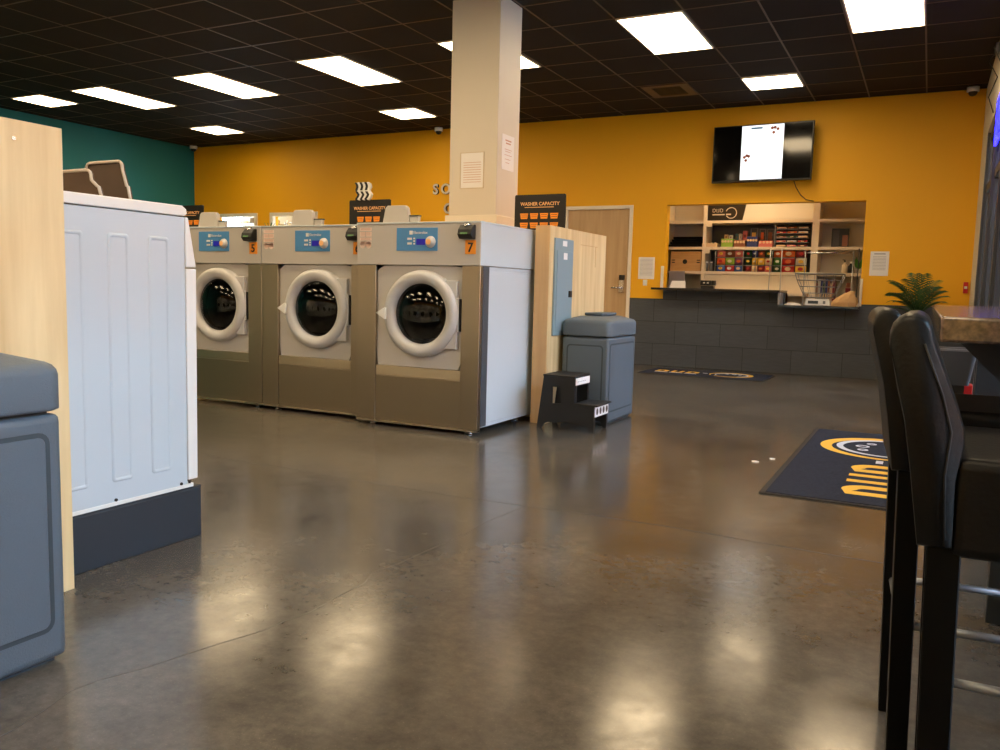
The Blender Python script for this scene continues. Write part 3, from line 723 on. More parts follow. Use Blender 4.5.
# snack dividers
dv = thing('wire_divider', 'set of thin metal dividers between the snack rows', 'divider', (X(750),12.22,1.337))
for px in (721,749.5,762,778.5): part(MB().tube([(X(px),12.215,1.337),(X(px),12.215,1.64)],.006,6), 'divider_rod', 'wire', dv)
part(MB().box(X(721),X(812),12.212,12.218,1.42,1.426).box(X(721),X(812),12.212,12.218,1.53,1.536), 'row_rail', 'wire', dv)
cols = {'orange':(214,96,30),'red':(176,30,28),'green':(60,120,40),'blue':(50,90,170),'yellow':(236,190,60),'purple':(110,60,100),'brown':(140,80,50),'dark red':(120,20,30),'lime':(140,180,60),'white':(215,210,200),'teal':(60,110,120),'pink':(210,110,100),'dark blue':(40,50,110),'cream':(220,190,150),'dark green':(30,70,35)}
for k,v in cols.items(): M['s_'+k] = mat(k+' snack wrapper', v, .3)
def bag(x0,x1,z0,z1,c,lab,c2):
    t = thing('snack_bag', lab, 'snack bag', ((x0+x1)/2,12.25,z0), 0, 'snack bags on the dark shelf')
    m = MB(); W = x1-x0; H = z1-z0; n=6; vs=[]; fs=[]
    for s_ in (-1,1):
        for i in range(n+1):
            for j in range(n+1):
                u,v = i/n,j/n; bul = .035*math.sin(math.pi*u)**.6*math.sin(math.pi*v)**.6 if 0<u<1 and 0<v<1 else 0
                vs.append((x0+W*u,12.27+s_*bul,z0+H*v))
    K=(n+1)**2
    for s_ in range(2):
        for i in range(n):
            for j in range(n): a=s_*K+i*(n+1)+j; fs.append((a,a+1,a+n+2,a+n+1))
    m.add(vs,fs,True); part(m,'pouch','s_'+c,t)
    q = MB(); q.prism(circ((x0+x1)/2,(z0+z1)/2,W*.24,12,.7),12.228,12.236,'y'); part(q,'badge','s_'+c2,t)
rows = [['pink','brown','pink','dark green','dark blue','brown','dark green','orange','orange','dark red'],
        ['orange','lime','purple','dark green','yellow','yellow','cream','green','red','white'],
        ['blue','red','blue','dark red','cream','dark red','pink','dark green','red','yellow']]
px0 = [722,731,740.5,751,758,764,771,779.5,788,801]; px1 = [730.5,740,749,757.5,763.5,770.5,778,787.5,800,811.5]
b2 = ['yellow','white','cream','red','white','orange']
for r,row in enumerate(rows):
    zz = [1.545,1.435,1.338][r]
    for c,cn in enumerate(row):
        k2 = b2[(r*3+c)%6]
        if k2 == cn: k2 = 'white'
        bag(X(px0[c]),X(px1[c]),zz,zz+[.092,.095,.085][r],cn,'%s snack bag, %s from the left, %s row of the lower shelf' % (cn,ORD[c],['top','middle','bottom'][r]),k2)
# upper snack shelf: boxes
def crate(a,b,z1,c,lab,items=4):
    t = thing('snack_box', lab, 'snack box', (X((a+b)/2),12.3,1.686), 0, 'snack boxes on the upper shelf')
    m = MB(); m.box(X(a),X(b),12.22,12.4,1.686,z1); part(m,'carton','s_'+c,t,.004)
    q = MB()
    for i in range(items): xx = X(a)+(X(b)-X(a))*(i+.5)/items; q.prism(circ(xx,(1.686+z1)/2+.02,.018,8),12.214,12.22,'y')
    part(q,'print','s_cream',t)
crate(706,722,1.735,'cream','low cream carton at the left end of the upper snack shelf')
crate(726,738,1.80,'lime','lime green carton on the upper snack shelf')
crate(739,750.5,1.78,'brown','brown carton right of the lime green one on the upper snack shelf')
crate(752,763,1.83,'dark blue','dark blue and purple carton in the middle of the upper snack shelf')
crate(764,778,1.77,'pink','pinkish carton right of the dark blue one on the upper snack shelf')
def packet(a,b,z0,z1,c,lab,yy=12.34):
    t = thing('snack_packet', lab, 'snack packet', (X((a+b)/2),yy,z0), 0, 'small packets at the back of the upper shelf')
    part(MB().box(X(a),X(b),yy,yy+.05,z0,z1),'wrapper','s_'+c,t,.012); part(MB().box(X(a)+.02,X(b)-.02,yy-.003,yy,z0+.3*(z1-z0),z0+.6*(z1-z0)),'print','s_dark red',t)
packet(727,731,1.802,1.87,'cream','cream packet standing on the lime green carton, left')
packet(732,736,1.802,1.86,'white','white packet standing on the lime green carton, right',12.33)
packet(738.2,741.5,1.782,1.88,'teal','teal packet standing on the brown carton, left')
packet(742,745.5,1.782,1.88,'white','white packet standing on the brown carton, middle',12.33)
packet(746,751,1.782,1.92,'pink','pinkish packet standing on the brown carton, right')
for n,(a,b) in enumerate(((753,760.5),(762,768.5),(769.5,777))):
    t = thing('display_card', 'small white rimmed card, %s of three above the snack boxes' % ORD[n], 'card', (X((a+b)/2),12.3,1.86))
    z1_,z2_ = [(1.834,1.965),(1.772,1.95),(1.772,1.95)][n]
    part(MB().box(X(a),X(b),12.42,12.43,1.86,z2_),'card','shelfback',t)
    q = MB(); q.box(X(a),X(a)+.01,12.41,12.42,z1_,z2_); q.box(X(b)-.01,X(b),12.41,12.42,z1_,z2_); q.box(X(a),X(b),12.41,12.42,z2_-.01,z2_); q.box(X(a),X(b),12.41,12.42,1.86,1.87); part(q,'rim','alum',t)
    part(MB().box(X(a)+.02,X(b)-.03,12.408,12.42,1.80,1.90),'item','s_'+['yellow','orange','brown'][n],t)
part_cols = [['cream','brown','white'],['red','orange','white'],['brown','dark green','cream'],['pink','white','red'],['cream','pink','dark red']]
for r in range(5):
    for c in range(3):
        a = 781+c*10.5; zz = 1.69+.062*(4-r)
        t = thing('candy_bar', '%s candy bar, %s from the left, %s row of the metal rack' % (part_cols[r][c],ORD[c],['top','second','middle','fourth','bottom'][r]), 'candy bar', (X(a+4.5),12.3,zz), 0, 'candy bars in the rack')
        part(MB().box(X(a),X(a+9),12.25,12.31,zz,zz+.024),'wrapper','s_'+part_cols[r][c],t,.008); part(MB().box(X(a+3),X(a+6),12.246,12.25,zz+.006,zz+.018),'print','s_cream',t)
cr_ = thing('candy_rack','metal rack holding the candy bars at the right end of the upper snack shelf','rack',(X(796),12.3,1.686))
q = MB()
for r in range(5): q.box(X(779.5),X(812),12.24,12.36,1.684+.062*r,1.689+.062*r)
q.box(X(779.2),X(779.8),12.24,12.36,1.686,2.0)
part(q,'tray','wire',cr_)
# price tags on the shelf edges
for px,z in ((713,2.0),(712,1.62)):
    solo(MB().box(X(px-2.5),X(px+3),12.190,12.202,z-.03,z+.03), 'price_tag', 'shelf', 'small pale tag under the %s shelf edge left of the snacks' % ('top' if z>1.9 else 'middle'), 'price tag', (X(px),12.195,z-.03))
# jars at the left of the lower snack shelf
for n,px in enumerate((710.5,715)):
    t = thing('clear_jar','clear jar at the left end of the lower snack shelf, %s one'%['left','right'][n],'jar',(X(px),12.32,1.337))
    part(MB().lathe([(.0001,0),(.024,0),(.026,.06),(.02,.1),(.02,.12)],(X(px),12.32,1.337),n=14),'body','alum',t); part(MB().lathe([(.022,.12),(.022,.14),(.0001,.141)],(X(px),12.32,1.337),n=14),'lid','white',t)
# right bay
bp_ = thing('dark_picture', 'dark framed picture card on the upper right shelf', 'picture', (X(841),12.35,1.69))
part(MB().box(X(833),X(849),12.33,12.36,1.686,1.94),'frame','blackp',bp_); part(MB().box(X(834),X(840),12.327,12.33,1.70,1.92),'left_image','shelfback',bp_); part(MB().box(X(843),X(848),12.327,12.33,1.70,1.85),'right_image','s_brown',bp_)
def bottle(px,h,r,m,lab):
    t = thing('pump_bottle',lab,'bottle',(X(px),12.3,1.337)); x=X(px)
    part(MB().lathe([(.0001,0),(r,0),(r,h*.6),(r*.4,h*.75),(r*.4,h*.85)],(x,12.3,1.337),n=16),'body',m,t)
    part(MB().lathe([(.012,h*.85),(.012,h),(.0001,h)],(x,12.3,1.337),n=10).box(x-.03,x+.005,12.295,12.305,1.337+h,1.337+h+.012),'pump','gasket' if m!='blackp' else 'white',t)
bottle(847,.17,.035,'shelf','cream pump bottle on the middle right shelf'); bottle(852.7,.15,.04,'blackp','black pump bottle on the middle right shelf')
sp = thing('small_potted_plant','bright green leafy plant at the right end of the middle right shelf','plant',(X(859),12.4,1.337))
m = MB(); random.seed(11)
for i in range(14):
    a = random.uniform(0,6.28); q = Vector((X(859.5)+math.cos(a)*.06,12.42+math.sin(a)*.05,1.47+random.uniform(0,.12))); p = Vector((X(859.5),12.42,1.39))
    s_ = (q-p).cross(Vector((0,1,0))).normalized()*.022; m.add([p,(p+q)/2+s_,q,(p+q)/2-s_],[(0,1,2,3)])
M['lime_leaf'] = mat('bright leaf',(80,140,50),.5)
part(m,'leaves','lime_leaf',sp); part(MB().lathe([(.0001,0),(.035,0),(.042,.06),(.0001,.06)],(X(859.5),12.42,1.337),n=14),'pot','white',sp)
# magazines
bcol = ['dark green','dark blue','dark red','brown','white','dark blue','dark green','dark blue','brown','cream','dark red']
for i in range(11):
    x0 = X(815)+i*.031
    hh = .26+.03*((i*5)%3)
    t = thing('binder','%s binder, %s from the left on the bottom right shelf'%(bcol[i],ORD[i]),'binder',(x0+.013,12.35,.932),0,'binders on the bottom right shelf')
    part(MB().box(x0,x0+.027,12.24,12.45,.932,.932+hh),'cover','s_'+bcol[i],t,.002); part(MB().box(x0+.005,x0+.022,12.237,12.24,.98,1.06),'spine_label','s_cream',t)
for i,(c,z) in enumerate((('brown',.932),('pink',1.0),('dark red',1.07),('brown',1.14))):
    solo(MB().box(X(848)+.01*i,X(855)-.005*i,12.24,12.4,z,z+.065),'stacked_box','s_'+c,'%s box, %s from the bottom of the stack beside the binders'%(c,ORD[i]),'box',(X(851),12.3,z),'stacked boxes beside the binders',bevel=.006)
# scale with basket
sc = thing('laundry_scale','white digital scale carrying a wire basket on the lower countertop','scale',(-1.235,11.12,.893))
part(MB().prism([(-1.385,.897),(-1.085,.897),(-1.10,.978),(-1.37,.978)],11.03,11.3,'y'),'body','scalew',sc,.008)
part(MB().box(-1.345,-1.225,11.027,11.034,.918,.955),'display','bindark',sc)
part(MB().box(-1.17,-1.14,11.028,11.034,.918,.955),'keys','alum',sc)
part(MB().box(-1.37,-1.10,11.05,11.28,.984,.992).cyl((-1.235,11.16,.978),(-1.235,11.16,.984),.03),'plate','wire',sc)
bk_ = MB()
BX = -1.235
def rect(z,dx,dy): return [(BX-dx,11.18-dy,z),(BX+dx,11.18-dy,z),(BX+dx,11.18+dy,z),(BX-dx,11.18+dy,z)]
lv = [(.998,.155,.13),(1.05,.19,.16),(1.13,.225,.19),(1.21,.26,.22),(1.29,.285,.24)]
lv = [(z,dx,dy*.5) for z,dx,dy in lv]
for z,dx,dy in lv: bk_.tube(rect(z,dx,dy),.006 if z<1.28 else .009,6,closed=True)
for i in range(4):
    bk_.tube([rect(*l)[i] for l in lv],.006,6)
for k in range(1,5):
    u = -1+2*k/5
    bk_.tube([(BX+u*dx,11.18-dy,z) for z,dx,dy in lv],.0025,5); bk_.tube([(BX+u*dx,11.18+dy,z) for z,dx,dy in lv],.0025,5)
wb = thing('wire_basket','grey wire basket standing on the white scale','basket',(-1.235,11.18,.992)); part(bk_,'wires','wire',wb)
# garment rails
def rail(xa,xb,y,ztop,lab,bar=True,mm='wire'):
    t = thing('garment_rail',lab,'garment rail',((xa+xb)/2,y,0))
    for xx in (xa,xb):
        part(MB().tube([(xx,y,.03),(xx,y,ztop+.03)],.0075,8),'post',mm,t)
        part(MB().tube([(xx,y-.18,.03),(xx,y+.18,.03)],.011,8),'foot','chrome',t)
    if bar: part(MB().tube([(xa,y,ztop),(xb,y,ztop)],.0085,8),'top_bar','chrome',t)
    part(MB().tube([(xa,y,.25),(xb,y,.25)],.009,8),'lower_bar','chrome',t)
rail(-1.50,-.91,11.75,1.58,'chrome garment rail with a horizontal top bar behind the lower countertop')
rail(-1.98,-1.83,11.95,1.62,'narrow chrome rail stand behind the higher countertop',False)
rail(-.86,-.80,11.95,1.62,'thin dark rail stand at the right end of the hatch',False,'gasket')
# paper bag
pb = MB(); random.seed(4)
n=8; prof=[(0,.0,.15,.08),(.05,.01,.15,.09),(.10,.02,.12,.08),(.15,.05,.07,.06),(.19,.09,.03,.02)]
vs=[];fs=[]
for i,(h,sx,rx,ry) in enumerate(prof):
    for k in range(n):
        a=2*math.pi*k/n+.3; vs.append((-.935+sx+rx*math.cos(a)*random.uniform(.9,1.1),11.12+ry*math.sin(a)*random.uniform(.85,1.1),.894+h))
for i in range(len(prof)-1):
    for k in range(n): fs.append((i*n+k,i*n+(k+1)%n,(i+1)*n+(k+1)%n,(i+1)*n+k))
fs.append(tuple(range(n-1,-1,-1))); fs.append(tuple((len(prof)-1)*n+k for k in range(n)))
solo(pb.add(vs,fs),'paper_bag','kraft','crumpled kraft paper bag at the right end of the lower countertop','bag',(-.9,11.12,.894))
pc = MB(); pc.lathe([(.0001,.03),(.05,.028),(.08,.02),(.10,.008),(.105,0)],(-1.54,11.12,.893),n=9,sy=.5); solo(pc,'crumpled_paper','paper','small crumpled white paper left of the scale','paper',(-1.54,11.12,.893))

# ------------------------------------------------------------------ mats
def make_mat(name,label,L,W,loc,rz,s):
    t = thing(name,label,'floor mat',loc,rz,None)
    T = lambda mb,n,m: part(mb,n,m,t,0,2,False)
    T(MB().prism(rrect(0,L,0,W,.02),0,.006,'z'),'rubber_base','matedge'); T(MB().box(.03*s,L-.03*s,.03*s,W-.03*s,.006,.009),'pile','mat')
    z0,z1 = .0088,.0105; cy = W/2
    m = MB()
    y0 = cy-.17*s; h = .344*s; w = .225*s; st = .062*s
    def D(x): 
        i = st/2; a,b,c,d = x+i,x+w-i,y0+i,y0+h-i; r=.085*s
        return [(a,c)]+[(b-r+r*math.cos(R(q)),c+r+r*math.sin(R(q))) for q in range(-90,1,15)]+[(b-r+r*math.cos(R(q)),d-r+r*math.sin(R(q))) for q in range(0,91,15)]+[(a,d)]
        return [(a,c),(b-r,c),(b-r*.3,c+r*.3),(b,c+r),(b,d-r),(b-r*.3,d-r*.3),(b-r,d),(a,d)]
    for k in (0,2): m.ribbon(D(.22*s+k*.31*s),st*1.25,z0,z1,True)
    x = .22*s+.31*s; i = st/2
    m.ribbon([(x+i,y0+h),(x+i,y0+.07*s),(x+i+.03*s,y0+i),(x+w-i-.03*s,y0+i),(x+w-i,y0+.07*s),(x+w-i,y0+h)],st,z0,z1)
    A = arc(1.70*s,cy,.395*s,205,-130,48); ws=[s*(.02+.06*math.sin(math.pi*min(1,max(0,k/48)))) for k in range(49)]
    m.ribbon(A,ws,z0,z1); T(m,'yellow_lettering_and_arc','matyellow')
    m = MB(); m.ribbon(arc(1.72*s,cy,.31*s,215,-60,40),[s*(.012+.03*math.sin(math.pi*k/40)) for k in range(41)],z0,z1)
    m.box(1.15*s,1.24*s,cy+.02*s,cy+.06*s,z0,z1)
    for cx_,cy_,r in ((1.60,.16,.026),(1.74,.17,.036),(1.86,.12,.024)): m.ribbon(circ(cx_*s,cy+cy_*s,r*s,16),.016*s,z0,z1,True)
    for a,b in ((.24,.5),(.54,.8),(.84,1.08)): m.box(a*s,b*s,cy-.27*s,cy-.23*s,z0,z1)
    T(m,'white_print','matwhite')
make_mat('floor_mat','large navy logo mat on the floor beside the bar stools',2.39,1.09,(.385,4.30,0),R(90),1)
make_mat('floor_mat','small dark logo mat lying at the foot of the serving hatch',1.54,.86,(-3.2,10.03,0),0,.63)

# ------------------------------------------------------------------ waste bins
def make_bin():
    t = thing('waste_bin','','waste bin'); W,D,H = .385,.65,.80
    T = lambda mb,n,m,b=0,par=t,seg=3: part(mb,n,m,par,b,seg,False)
    T(MB().box(.006,W-.006,.006,D-.006,.012,.655),'body','bin',.022)
    T(MB().box(.03,W-.03,.03,D-.03,.64,.68),'inner_liner','bindark'); T(MB().box(.03,W-.03,.03,D-.03,0,.02),'base','bindark')
    # panels on the four sides, framed by a dark band painting groove shade
    def groove(u0,u1,w0,w1,fr,name):
        o_ = rrect(u0,u1,w0,w1,.03,4); i_ = rrect(u0+.012,u1-.012,w0+.012,w1-.012,.02,4); m = MB(); n=len(o_)
        vs=[fr(u,w,h) for L,h in ((o_,.0),(o_,.0022),(i_,.0022),(i_,.0)) for u,w in L]; fs=[]
        for r in range(3):
            for k in range(n): fs.append((r*n+k,r*n+(k+1)%n,(r+1)*n+(k+1)%n,(r+1)*n+k))
        m.add(vs,fs); T(m,name,'bindark')
        m = MB(); m.prism([(u,w) for u,w in i_],-.0,.0035,'z'); m.v=[fr(*v) for v in m.v]; T(m,'side_panel','bin',.0015,seg=1)
    groove(.042,D-.042,.09,.612,lambda u,w,h:(W-.0065+h,u,w),'groove')
    groove(.055,D-.055,.10,.60,lambda u,w,h:(.0065-h,u,w),'groove')
    groove(.045,W-.045,.10,.60,lambda u,w,h:(u,.0065-h,w),'groove')
    groove(.045,W-.045,.10,.60,lambda u,w,h:(u,D-.0065+h,w),'groove')
    m = MB(); z = [(.004,.664),(-.003,.668),(-.003,.675),(-.003,.755),(.0,.768),(.007,.779),(.018,.786),(.028,.789),(.10,.812),(.11,.813)]
    vs=[];fs=[];n=24
    for ins,h in z:
        vs += [(a,b,h) for a,b in rrect(ins,W-ins,ins,D-ins,max(.03,.045-ins*.2),5)]
    n=len(vs)//len(z)
    for r in range(len(z)-1):
        for k in range(n): fs.append((r*n+k,r*n+(k+1)%n,(r+1)*n+(k+1)%n,(r+1)*n+k))
    fs.append(tuple((len(z)-1)*n+k for k in range(n))); fs.append(tuple(range(n-1,-1,-1)))
    m.add(vs,fs,True); lid = T(m,'lid','bin')
    T(MB().box(.12,W-.12,.16,D-.16,.816,.838),'flap','bin',.008,lid)
    T(MB().box(.15,W-.15,.012,.03,.663,.674),'lid_catch','bindark',par=lid)
    return t
b1 = make_bin(); b1.location = (-2.475,5.857,0); b1['label'] = 'grey plastic waste bin beside the plywood end cap and step stool'; b1['group']='grey waste bins'
b2_ = copy_tree(b1); b2_.location = (-2.338,.725,0); b2_['label'] = 'grey plastic waste bin at the left edge, in front of the tall plywood panel'

# step stool
ss = thing('step_stool','black two step plastic stool in front of the grey bin','step stool',(-2.25,5.6,0))
ya,yb_ = 5.475,5.765
def side(y0,y1,name):
    m = MB()
    # side wall as strips around window opening
    m.prism([(-2.485,.0),(-2.455,.0),(-2.43,.045),(-2.255,.055),(-2.235,.30),(-2.29,.30),(-2.29,.19),(-2.345,.19),(-2.345,.30),(-2.40,.30),(-2.44,.385),(-2.205,.385),(-2.20,.205),(-2.05,.195),(-2.045,.0),(-2.07,.0),(-2.09,.05),(-2.255,.055),(-2.43,.045)],y0,y1,'y')
    return m
for y0,y1 in ((ya,ya+.012),(yb_-.012,yb_)):
    m = MB()
    m.prism([(-2.487,0),(-2.45,0),(-2.425,.04),(-2.40,.05),(-2.37,.19),(-2.37,.31),(-2.44,.385)],y0,y1,'y')           # rear leg
    m.prism([(-2.37,.31),(-2.30,.31),(-2.20,.385),(-2.44,.385)],y0,y1,'y')                                              # top band
    m.prism([(-2.30,.19),(-2.20,.19),(-2.20,.385),(-2.30,.31)],y0,y1,'y')                                               # pillar
    m.prism([(-2.40,.05),(-2.25,.062),(-2.10,.045),(-2.075,.0),(-2.045,.0),(-2.048,.195),(-2.20,.195),(-2.37,.19)],y0,y1,'y') # lower band
    part(m,'side_wall','stool',ss)
part(MB().box(-2.445,-2.195,ya-.004,yb_+.004,.383,.398),'upper_tread','stool',ss,.005)
part(MB().box(-2.20,-2.02,ya-.004,yb_+.004,.19,.204),'lower_tread','stool',ss,.005)
m = MB(); m.box(-2.205,-2.195,ya+.012,ya+.04,.20,.385); m.box(-2.205,-2.195,yb_-.04,yb_-.012,.20,.385); m.box(-2.205,-2.195,ya+.012,yb_-.012,.325,.385); m.box(-2.055,-2.045,ya+.012,ya+.03,0,.19); m.box(-2.055,-2.045,yb_-.03,yb_-.012,0,.19); m.box(-2.055,-2.045,ya+.012,yb_-.012,.11,.19)
part(m,'risers','stool',ss)
part(MB().box(-2.196,-2.192,ya+.01,yb_-.01,.33,.380),'upper_label','paper',ss,label='white label on the upper riser')
lw = part(MB().box(-2.045,-2.040,ya+.01,yb_-.01,.115,.187),'lower_label','paper',ss,label='white label with brown figures on the lower riser')
m = MB()
for k in range(4): m.prism(circ(ya+.05+k*.065,.152,.020,12,1.2),-2.0405,-2.0385,'x')
part(m,'printed_figures','brown',lw)
m = MB()
for k in range(5): m.box(-2.1925,-2.1915,ya+.04+k*.035,ya+.06+k*.035,.35,.356)
part(m,'print','ink',ss)

# ------------------------------------------------------------------ dryer and left foreground
pl = thing('tall_plywood_panel','tall pale plywood panel at the left edge behind the near bin','panel',(-5,1.0,0))
part(MB().box(-7.6,-2.402,-.6,1.703,0,1.454),'body','plydark',pl,.002,1)
part(MB().box(-2.402,-2.398,-.6,1.703,0,1.454),'face_veneer','ply',pl)
part(MB().cyl((-2.3985,1.55,1.40),(-2.396,1.55,1.40),.006,.006,10),'screw','chrome',pl)
pn = thing('machine_plinth','dark slate painted plinth under the white dryer','plinth',(-2.85,2.0,0))
part(MB().box(-3.25,-2.504,1.705,2.335,0,.196),'body','plinth',pn,.004); part(MB().box(-3.25,-2.504,1.705,2.335,.196,.203),'top_board','plinth',pn)
dy = thing('white_dryer','white enamel dryer with ribbed side panel standing on a slate plinth','dryer',(-2.85,2.0,.203))
XS = -2.508
part(MB().box(-3.19,XS,1.71,2.272,.215,1.238),'cabinet','dryer',dy,.003)
m = MB(); m.prism([(1.71,1.242),(2.272,1.242),(2.284,1.250),(2.282,1.268),(2.262,1.280),(1.71,1.280)],-3.192,XS+.002,'x'); part(m,'top_lid','dryertop',dy,.004)
m = MB(); m.prism([(2.276,1.052),(2.326,1.052),(2.290,1.238),(2.276,1.238)],-3.192,XS+.001,'x'); part(m,'control_fascia','dryertop',dy,.004)
m = MB(); m.prism([(2.276,.232),(2.322,.232),(2.326,1.046),(2.276,1.046)],-3.192,XS+.001,'x'); part(m,'front_panel','dryertop',dy,.004)
for a,b in ((1.757,1.846),(1.937,2.025),(2.105,2.198)):
    m = MB(); o_ = rrect(a,b,.288,1.158,.012,3); i_ = rrect(a+.006,b-.006,.294,1.152,.010,3); i2 = rrect(a+.014,b-.014,.302,1.144,.006,3); n=len(o_)
    vs=[(XS+h,u,w) for L,h in ((o_,.0),(i_,.008),(i2,.0005)) for u,w in L]; fs=[]
    for r in range(2):
        for k in range(n): fs.append((r*n+k,r*n+(k+1)%n,(r+1)*n+(k+1)%n,(r+1)*n+k))
    m.add(vs,fs,True); part(m,'embossed_rib','dryer',dy)
m = MB(); m.box(-3.19,XS+.001,1.71,2.30,.203,.218); part(m,'base_rail','dryertop',dy,.002)
for yy in (2.28,2.24,1.95): part(MB().cyl((XS,yy,.224),(XS+.004,yy,.224),.006,.006,8),'screw','gasket',dy)
part(MB().prism(circ(-2.85,.74,.22,36),2.325,2.345,'y'),'round_door','dryertop',dy,.006)
part(MB().prism(circ(-2.85,.74,.15,36),2.346,2.350,'y'),'door_window','screen_off',dy)
for k in range(6):  # unseen row added for the reflections in the washer steel
    c_ = copy_tree(dy); c_.location.x -= .70*(k+1)
    c_['label'] = 'unseen white enamel dryer added behind the end dryer, %s along its row' % ORD[k+1]; c_['group'] = 'unseen dryers added behind the end dryer'
    c_ = copy_tree(pn); c_.location.x -= .75*(k+1)
    c_['label'] = 'unseen slate plinth block added behind the end plinth, %s along its row' % ORD[k+1]; c_['group'] = 'added unseen plinth blocks'
# brown curved panels on the dryer
def brown(y,top,xr_top,xr_bot,xl_top,xl_bot,lab):
    t = thing('moulded_panel',lab,'panel',((xr_bot+xl_bot)/2,y,1.282),0,'brown moulded panels on the dryer')
    n = 6; prof = [(xr_bot,1.282),(xr_bot-.012,1.282+(top-1.282)*.35),(xr_bot-.02+.0,1.282+(top-1.282)*.38),(xr_top+.012,top-.035)]
    prof += [(xr_top-.01+.02*math.cos(R(a)),top-.022+.022*math.sin(R(a))) for a in (20,45,70,90)]
    prof += [(xl_top+.02*math.cos(R(a)),top-.022+.022*math.sin(R(a))) for a in (90,120,160)]
    prof += [(xl_bot,1.282)]
    part(MB().prism(prof,y,y+.010,'y'),'shell','brown',t)
    m = MB(); m.tube([(a,y-.002,b) for a,b in prof],.0055,6); part(m,'rim','rim',t)
brown(1.95,1.372,-2.605,-2.545,-2.93,-2.98,'nearer brown panel with pale rim standing on the dryer, half behind the plywood')
brown(2.10,1.425,-2.635,-2.584,-2.80,-2.84,'farther and taller brown panel with pale rim standing on the dryer')

# ------------------------------------------------------------------ window counter and stools
tc_ = thing('window_counter','speckled stone bar counter along the window wall behind the stools','counter',(.2,3,0))
part(MB().box(.022,XR-.002,1.76,6.2,.922,.970),'worktop','granite',tc_,.006)
for y in (2.94,4.6):
    part(MB().box(.226,XR-.002,y,y+.05,0,.921),'support_panel','plinth',tc_)
    part(MB().prism([(.05,.921),(.07,.895),(.226,.74),(.226,.921)],y+.002,y+.048,'y'),'gusset','tabledark',tc_)
def make_stool():
    t = thing('bar_stool','','bar stool')
    T = lambda mb,n,m,b=0,par=t,seg=3: part(mb,n,m,par,b,seg,False)
    # local: x forward (towards counter), y across (0 = near side), profile of the upholstered back in XZ
    W = .37
    left = [(.010,.653),(.0,.72),(-.006,.76),(-.018,.83),(-.030,.875),(-.044,.94),(-.0445,.955),(-.041,.967),(-.034,.976),(-.025,.981)]
    right = [(-.012,.982),(-.003,.979),(.004,.973),(.009,.963),(.013,.948),(.041,.87),(.058,.824),(.060,.80),(.053,.753),(.055,.653)]
    pf = left+right
    # rounded top corners across the width: several slices
    m = MB(); ny = [(0,.0,.014),(.003,.0,.008),(.008,.0,.004),(.015,0,.001),(.024,0,0),(.346,0,0),(.355,0,.001),(.362,0,.004),(.367,0,.008),(.37,0,.014)]
    vs=[];fs=[];n=len(pf)
    cx0 = .02
    for y,_,ins in ny:
        for x_,z_ in pf:
            k = 1-ins*6
            mid = .022 if z_<.8 else (.015 if z_<.88 else -.012)
            vs.append((mid+(x_-mid)*k-.010, y, z_-(ins*.8 if z_>.93 else 0)+(ins*.6 if z_<.66 else 0)))
    for i in range(len(ny)-1):
        for k in range(n): fs.append((i*n+k,i*n+(k+1)%n,(i+1)*n+(k+1)%n,(i+1)*n+k))
    fs.append(tuple(range(n-1,-1,-1))); fs.append(tuple((len(ny)-1)*n+k for k in range(n)))
    m.add(vs,fs,True); T(m,'backrest','leather')
    sm = MB(); sm.tube([(.034,-.0005,.66),(.028,-.0005,.76),(.032,-.0005,.82),(.018,-.0005,.87),(-.009,-.0005,.94)],.0018,5); T(sm,'seam','gasket')
    T(MB().box(.040,.352,.002,W-.002,.645,.785),'seat','leather',.016)
    lg = [(.012,.008),(.012,W-.053),(.30,.008),(.30,W-.053)]
    for i,(x_,y_) in enumerate(lg):
        m = MB(); s = .044; tx = .018 if i<2 else .020; q = .040
        m.add([(x_+tx,y_,0),(x_+tx+q,y_,0),(x_+tx+q,y_+q,0),(x_+tx,y_+q,0),(x_,y_,.66),(x_+s,y_,.66),(x_+s,y_+s,.66),(x_,y_+s,.66)],[(3,2,1,0),(4,5,6,7),(0,1,5,4),(1,2,6,5),(2,3,7,6),(3,0,4,7)])
        T(m,'leg','legwood',.002,seg=1)
    z = .33; c = .020; xa,xb_ = .012+c+.008,.30+c+.010; ya_,yb2 = .008+c,W-.053+c
    T(MB().tube([(xa,ya_,z),(xb_,ya_,z)],.009,8),'foot_rail','rail'); T(MB().tube([(xa,yb2,z),(xb_,yb2,z)],.009,8),'foot_rail','rail')
    T(MB().tube([(xa,ya_,z),(xa,yb2,z)],.009,8),'foot_rail','rail'); T(MB().tube([(xb_,ya_,z),(xb_,yb2,z)],.009,8),'foot_rail','rail')
    return t
s2 = make_stool(); s2.location = (.008,1.285,0); s2['label'] = 'nearest black leather bar stool at the window counter'; s2['group'] = 'black bar stools at the window counter'
s1 = copy_tree(s2); s1.location = (-.043,1.835,0); s1.rotation_euler = (0,0,R(5)); s1['label'] = 'farther black leather bar stool, just behind the nearest one'

